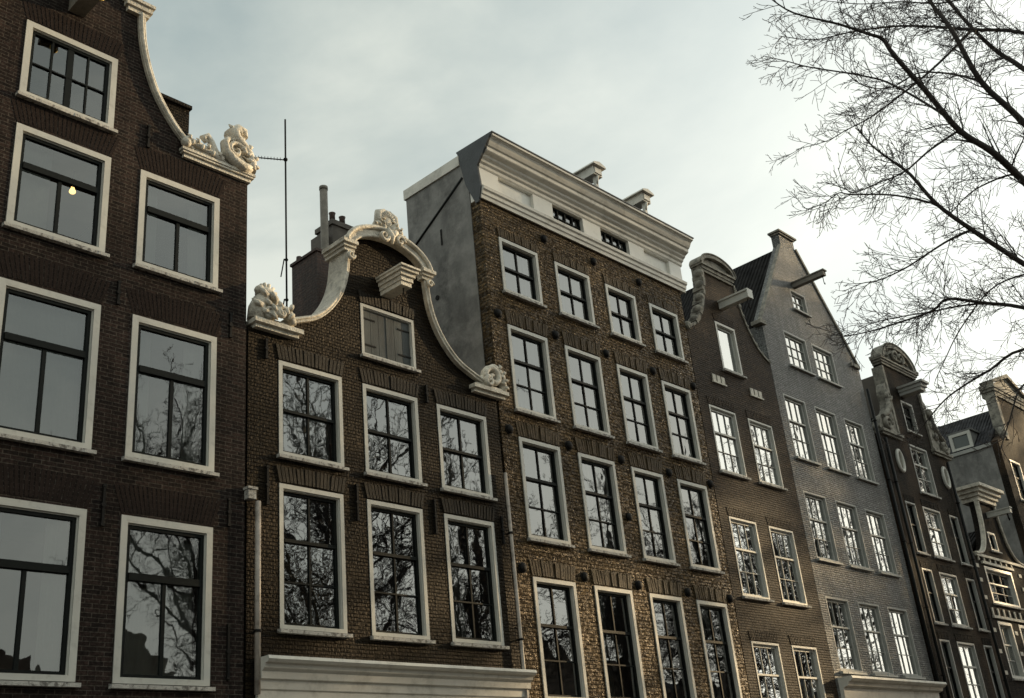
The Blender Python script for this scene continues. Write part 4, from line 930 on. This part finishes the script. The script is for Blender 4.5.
shift(tr, off).build('trunk', M['bark'], t0); shift(tw_, off).build('crown', M['bark'], t0)
# generic quay trees (outside the frame: near ones mirror in the panes, tall elms are added for shade)
def generic_tree(seed, lo=3.8, hi=9.0):
    rr = random.Random(seed); lb = []
    for k in range(24):
        a = k*137.5+rr.uniform(-15,15); e = rr.uniform(18, 72); l = rr.uniform(5, 8.5); p = Vector((0,0,rr.uniform(lo,hi)))
        d = Vector((math.cos(R(a))*math.cos(R(e)), math.sin(R(a))*math.cos(R(e)), math.sin(R(e)))); pts = [tuple(p)]
        for j in range(6):
            d = (d+Vector((rr.gauss(0,.14), rr.gauss(0,.14), rr.gauss(.04,.12)))).normalized(); p = p+d*l/6; pts.append(tuple(p))
        lb.append((pts, .055, .01, .75))
    l_, t_ = tree_mesh_from(lb, seed, 1.7, 3, .62, minr=.008)
    s = MB(); s.tube(smooth_path([(0,0,-.1),(.05,0,2),(0,.1,5),(.1,0,9),(0,0,13),(.1,0,16)], 4), [.36-.33*(i/20)**.8 for i in range(21)], 12)
    b0 = len(s.v); s.v += l_.v; s.f += [tuple(i+b0 for i in f) for f in l_.f]; s.sm += l_.sm
    return s, t_
gt = None
TREES = [((23.6,-1.8,0), 95, 1.4, 'leafless tree next to the big one, mirrored in the bell gable windows'),
         ((28.5,-.4,0), 40, 1.0, 'second leafless tree along the quay, its twigs just reaching the right edge'),
         ((37,-.2,0), 160, 1.05, 'third leafless tree along the quay, mirrored in the narrow house windows'),
         ((45,-.4,0), 250, 1.2, 'fourth leafless tree along the quay, mirrored in the pale grey house windows'),
         ((50,-.2,0), 10, 1.42, 'fifth leafless quay tree, first tall elm added out of frame to shade the left houses'),  # this elm and the next are added, tall enough to shade the left houses
         ((56,-.8,0), 70, 1.42, 'sixth leafless quay tree, tall elm added beside the first to shade the left houses'),
         ((81.5,-.2,0), 130, 1.75, 'seventh leafless quay tree, tall elm past the gap, added to shade the grey house'),  # added elms from here on keep sun off the right-hand houses
         ((87,-.8,0), 300, 1.75, 'eighth leafless quay tree, tall elm added beside the last to deepen the shade'),
         ((94,-.2,0), 200, 1.7, 'last leafless quay tree, farthest tall elm, added to shade the houses at right')]
for k, (p_, a_, s_, lb_) in enumerate(TREES):
    o = empty('bare_tree', lb_, 'tree', p_, 'bare trees along the quay'); o.rotation_euler.z = R(a_); o.scale = (min(s_, 1.05), min(s_, 1.05), s_)
    if gt is None:
        s, t_ = generic_tree(21); gt = (s.build('trunk', M['bark'], o), t_.build('crown', M['bark'], o))
    else:
        for g_ in gt:
            c_ = g_.copy(); COL.objects.link(c_); c_.parent = o

o = empty('bare_tree', 'very tall quay elm with a high crown, added out of frame to shade upper walls', 'tree', (70.5,-.3,0), 'bare trees along the quay'); o.scale = (1,1,1.7)  # added sun blocker: high crown shades the upper rows, lower rows stay lit
a_, b_ = generic_tree(33, 10.0, 14.0); pa = (a_.build('trunk', M['bark'], o), b_.build('crown', M['bark'], o))
for x_, r_, l_ in ((78,100,'tall pruned elm beyond the gap, added out of frame to shade the grey house'), (84.5,220,'farthest tall pruned elm, added out of frame to shade the grey house')):  # added copies of the high crown, blocking sun from the grey house
    o = empty('bare_tree', l_, 'tree', (x_,.6,0), 'bare trees along the quay'); o.scale = (1.1,1.1,1.75); o.rotation_euler.z = R(r_)
    for g_ in pa:
        c_ = g_.copy(); COL.objects.link(c_); c_.parent = o

# ================================================================== far bank (only seen mirrored in the panes)
FB = 'houses on the far bank of the canal'; rr = random.Random(9); x = 2.0; far = []
desc = ['stepped gable', 'plain gable', 'flat cornice', 'neck gable']
k = 0
while x < 130:
    w = rr.uniform(5.5, 8.5); h = rr.uniform(12.5, 16); kind = k % 4
    o = empty('far_house', 'brick house with a %s across the canal, %s from the left' % (desc[kind], ['first','second','third','fourth','fifth','sixth','seventh','eighth','ninth','tenth','eleventh','twelfth','thirteenth','fourteenth','fifteenth','sixteenth','seventeenth','eighteenth','nineteenth','twentieth','last'][min(k,20)]), 'house', (x+w/2, -31, 0), FB)
    a = w/2-.01
    if kind == 0: g = [(-a,0),(a,0),(a,h-3),(a*.75,h-3),(a*.75,h-2),(a*.5,h-2),(a*.5,h-1),(a*.25,h-1),(a*.25,h),(-a*.25,h),(-a*.25,h-1),(-a*.5,h-1),(-a*.5,h-2),(-a*.75,h-2),(-a*.75,h-3),(-a,h-3)]
    elif kind == 1: g = [(-a,0),(a,0),(a,h-3),(0,h+.5),(-a,h-3)]
    elif kind == 2: g = [(-a,0),(a,0),(a,h-1),(-a,h-1)]
    else: g = [(-a,0),(a,0),(a,h-3),(a*.6,h-2.6),(a*.4,h-1.5),(a*.38,h),(-a*.38,h),(-a*.4,h-1.5),(-a*.6,h-2.6),(-a,h-3)]
    m = MB(); m.prism(g, -.4, 0); m.build('wall', M['brick_h'], o)
    m = MB(); top = h-1.05 if kind == 2 else h-3; m.box(-a, a, -9, -.41, 0, top)
    if kind != 2: m.prism([(-a,top),(a,top),(0,h-.8)], -9, -.41)
    rf = m.build('roof', M['tile_grey'], o)
    m = MB(); m.box(a*.3, a*.3+.8, -5, -4.2, top, h+1.2); m.build('chimney', M['chim'], rf)
    if x < 60:
        for zz in (4, 7, 10):
            for q in (-.6, 0, .6):
                wo = link('window', shared(('fw',), lambda: MB().box(-.55,.55,.0,.05,0,1.8), 'window', M['frame_grey']), o, (a*q, 0, zz))
                link('pane', shared(('fp',), lambda: MB().box(-.46,.46,.052,.06,.08,1.72), 'pane', M['sash']), wo)
    x += w; k += 1

# ================================================================== ground, street, canal
def struct(name, mb, mat): return tag(mb.build(name, mat), kind='structure')
M['cobble'] = brick_mat('street clinkers', (.08,.06,.05), (.12,.09,.075), (.04,.035,.03), bump=.6, rough=.8)
M['flag'] = flat_mat('pavement stone', (.2,.195,.18), .8, .25, 1.5, .3)
M['soil'] = flat_mat('earth', (.07,.06,.045), .9, .3, .3, .3)
M['water'] = flat_mat('canal water', (.02,.026,.02), .06, .3, .5, .3)
struct('ground', MB().box(-900, 1000, -900, 1000, -3.2, -3.0), M['soil'])
struct('canal_water', MB().box(-400, 500, -24.5, -2.5, -2.99, -1.1), M['water'])
def cob(): pass
struct('street', MB().box(-400, 500, -2.5, 11.6, -2.99, -.02), M['cobble'])
struct('pavement', MB().box(-400, 500, 11.6, 40, -2.985, .1), M['flag'])
struct('far_quay', MB().box(-400, 500, -60, -24.5, -2.98, -.02), M['cobble'])
struct('quay_edge', MB().box(-400, 500, -2.62, -2.3, -1.2, .06), M['flag'])

# ================================================================== world, sun, camera
SAZ, SEL = 106.0, 12.0
sd = Vector((math.sin(R(SAZ))*math.cos(R(SEL)), math.cos(R(SAZ))*math.cos(R(SEL)), math.sin(R(SEL))))
W = bpy.data.worlds.new('World'); SC.world = W; W.use_nodes = True; nt = W.node_tree
bg = nt.nodes['Background']; bg.inputs['Strength'].default_value = .1
sky = N(nt, 'ShaderNodeTexSky'); sky.sky_type = 'NISHITA'; sky.sun_disc = False; sky.sun_elevation = R(SEL); sky.sun_rotation = R(SAZ); sky.air_density = 1.5; sky.dust_density = 2.0
tc = N(nt, 'ShaderNodeTexCoord')
mp = N(nt, 'ShaderNodeMapping'); mp.inputs['Scale'].default_value = (1, 1, 2.2); L(nt, tc.outputs['Generated'], mp.inputs[0])
n1 = N(nt, 'ShaderNodeTexNoise', Scale=1.7, Detail=7.0, Roughness=.55, Distortion=.4); L(nt, mp.outputs[0], n1.inputs['Vector'])
cl = ramp(nt, n1.outputs['Fac'], [(.36, (4.9,5.75,5.6)), (.48, (6.3,6.95,6.5)), (.6, (8.1,8.5,7.7))])
dt = N(nt, 'ShaderNodeVectorMath', operation='DOT_PRODUCT'); L(nt, tc.outputs['Generated'], dt.inputs[0]); dt.inputs[1].default_value = sd
mr = N(nt, 'ShaderNodeMapRange'); mr.inputs['From Min'].default_value = .38; mr.inputs['From Max'].default_value = 1.0; L(nt, dt.outputs['Value'], mr.inputs['Value'])
pw = N(nt, 'ShaderNodeMath', operation='POWER'); L(nt, mr.outputs[0], pw.inputs[0]); pw.inputs[1].default_value = 1.9
gl = mixc(nt, pw.outputs[0], (0,0,0), (10.5,10.1,9.2))
am = ramp(nt, n1.outputs['Fac'], [(.35, .8), (.65, .95)])
base = mixc(nt, am.outputs['Color'], sky.outputs['Color'], cl.outputs['Color'])
tot = mixc(nt, 1.0, base, gl, 'ADD')
L(nt, tot, bg.inputs['Color'])
sl = bpy.data.lights.new('sun', 'SUN'); sl.energy = 5.0; sl.angle = R(.5); sl.color = (1, .74, .42)
so = bpy.data.objects.new('sun', sl); COL.objects.link(so); so.rotation_euler = sd.to_track_quat('Z', 'Y').to_euler()

right = Vector((0.6915025894575032, -0.7165132253603044, -0.09183118564704146))
down = Vector((0.2381124983327484, 0.34610666433805115, -0.9074759583804545))
fwd = Vector((0.6820019112226187, 0.6056558220512382, 0.4099444087972589))
cd = bpy.data.cameras.new('camera'); cd.sensor_width = 36; cd.lens = 1097.228/1024*36; cd.clip_end = 3000; cd.clip_start = .1
co = bpy.data.objects.new('camera', cd); COL.objects.link(co)
mw = Matrix(((right.x, -down.x, -fwd.x, 0), (right.y, -down.y, -fwd.y, 0), (right.z, -down.z, -fwd.z, 1.6), (0,0,0,1)))
co.matrix_world = mw; SC.camera = co
SC.view_settings.view_transform = 'Standard'; SC.view_settings.look = 'None'; SC.view_settings.gamma = 1; SC.view_settings.exposure = 0
SC.render.engine = 'CYCLES'
SC.cycles.max_bounces = 6; SC.cycles.transparent_max_bounces = 8; SC.cycles.glossy_bounces = 3; SC.cycles.diffuse_bounces = 3
SC.cycles.use_denoising = True; SC.cycles.caustics_reflective = False; SC.cycles.caustics_refractive = False
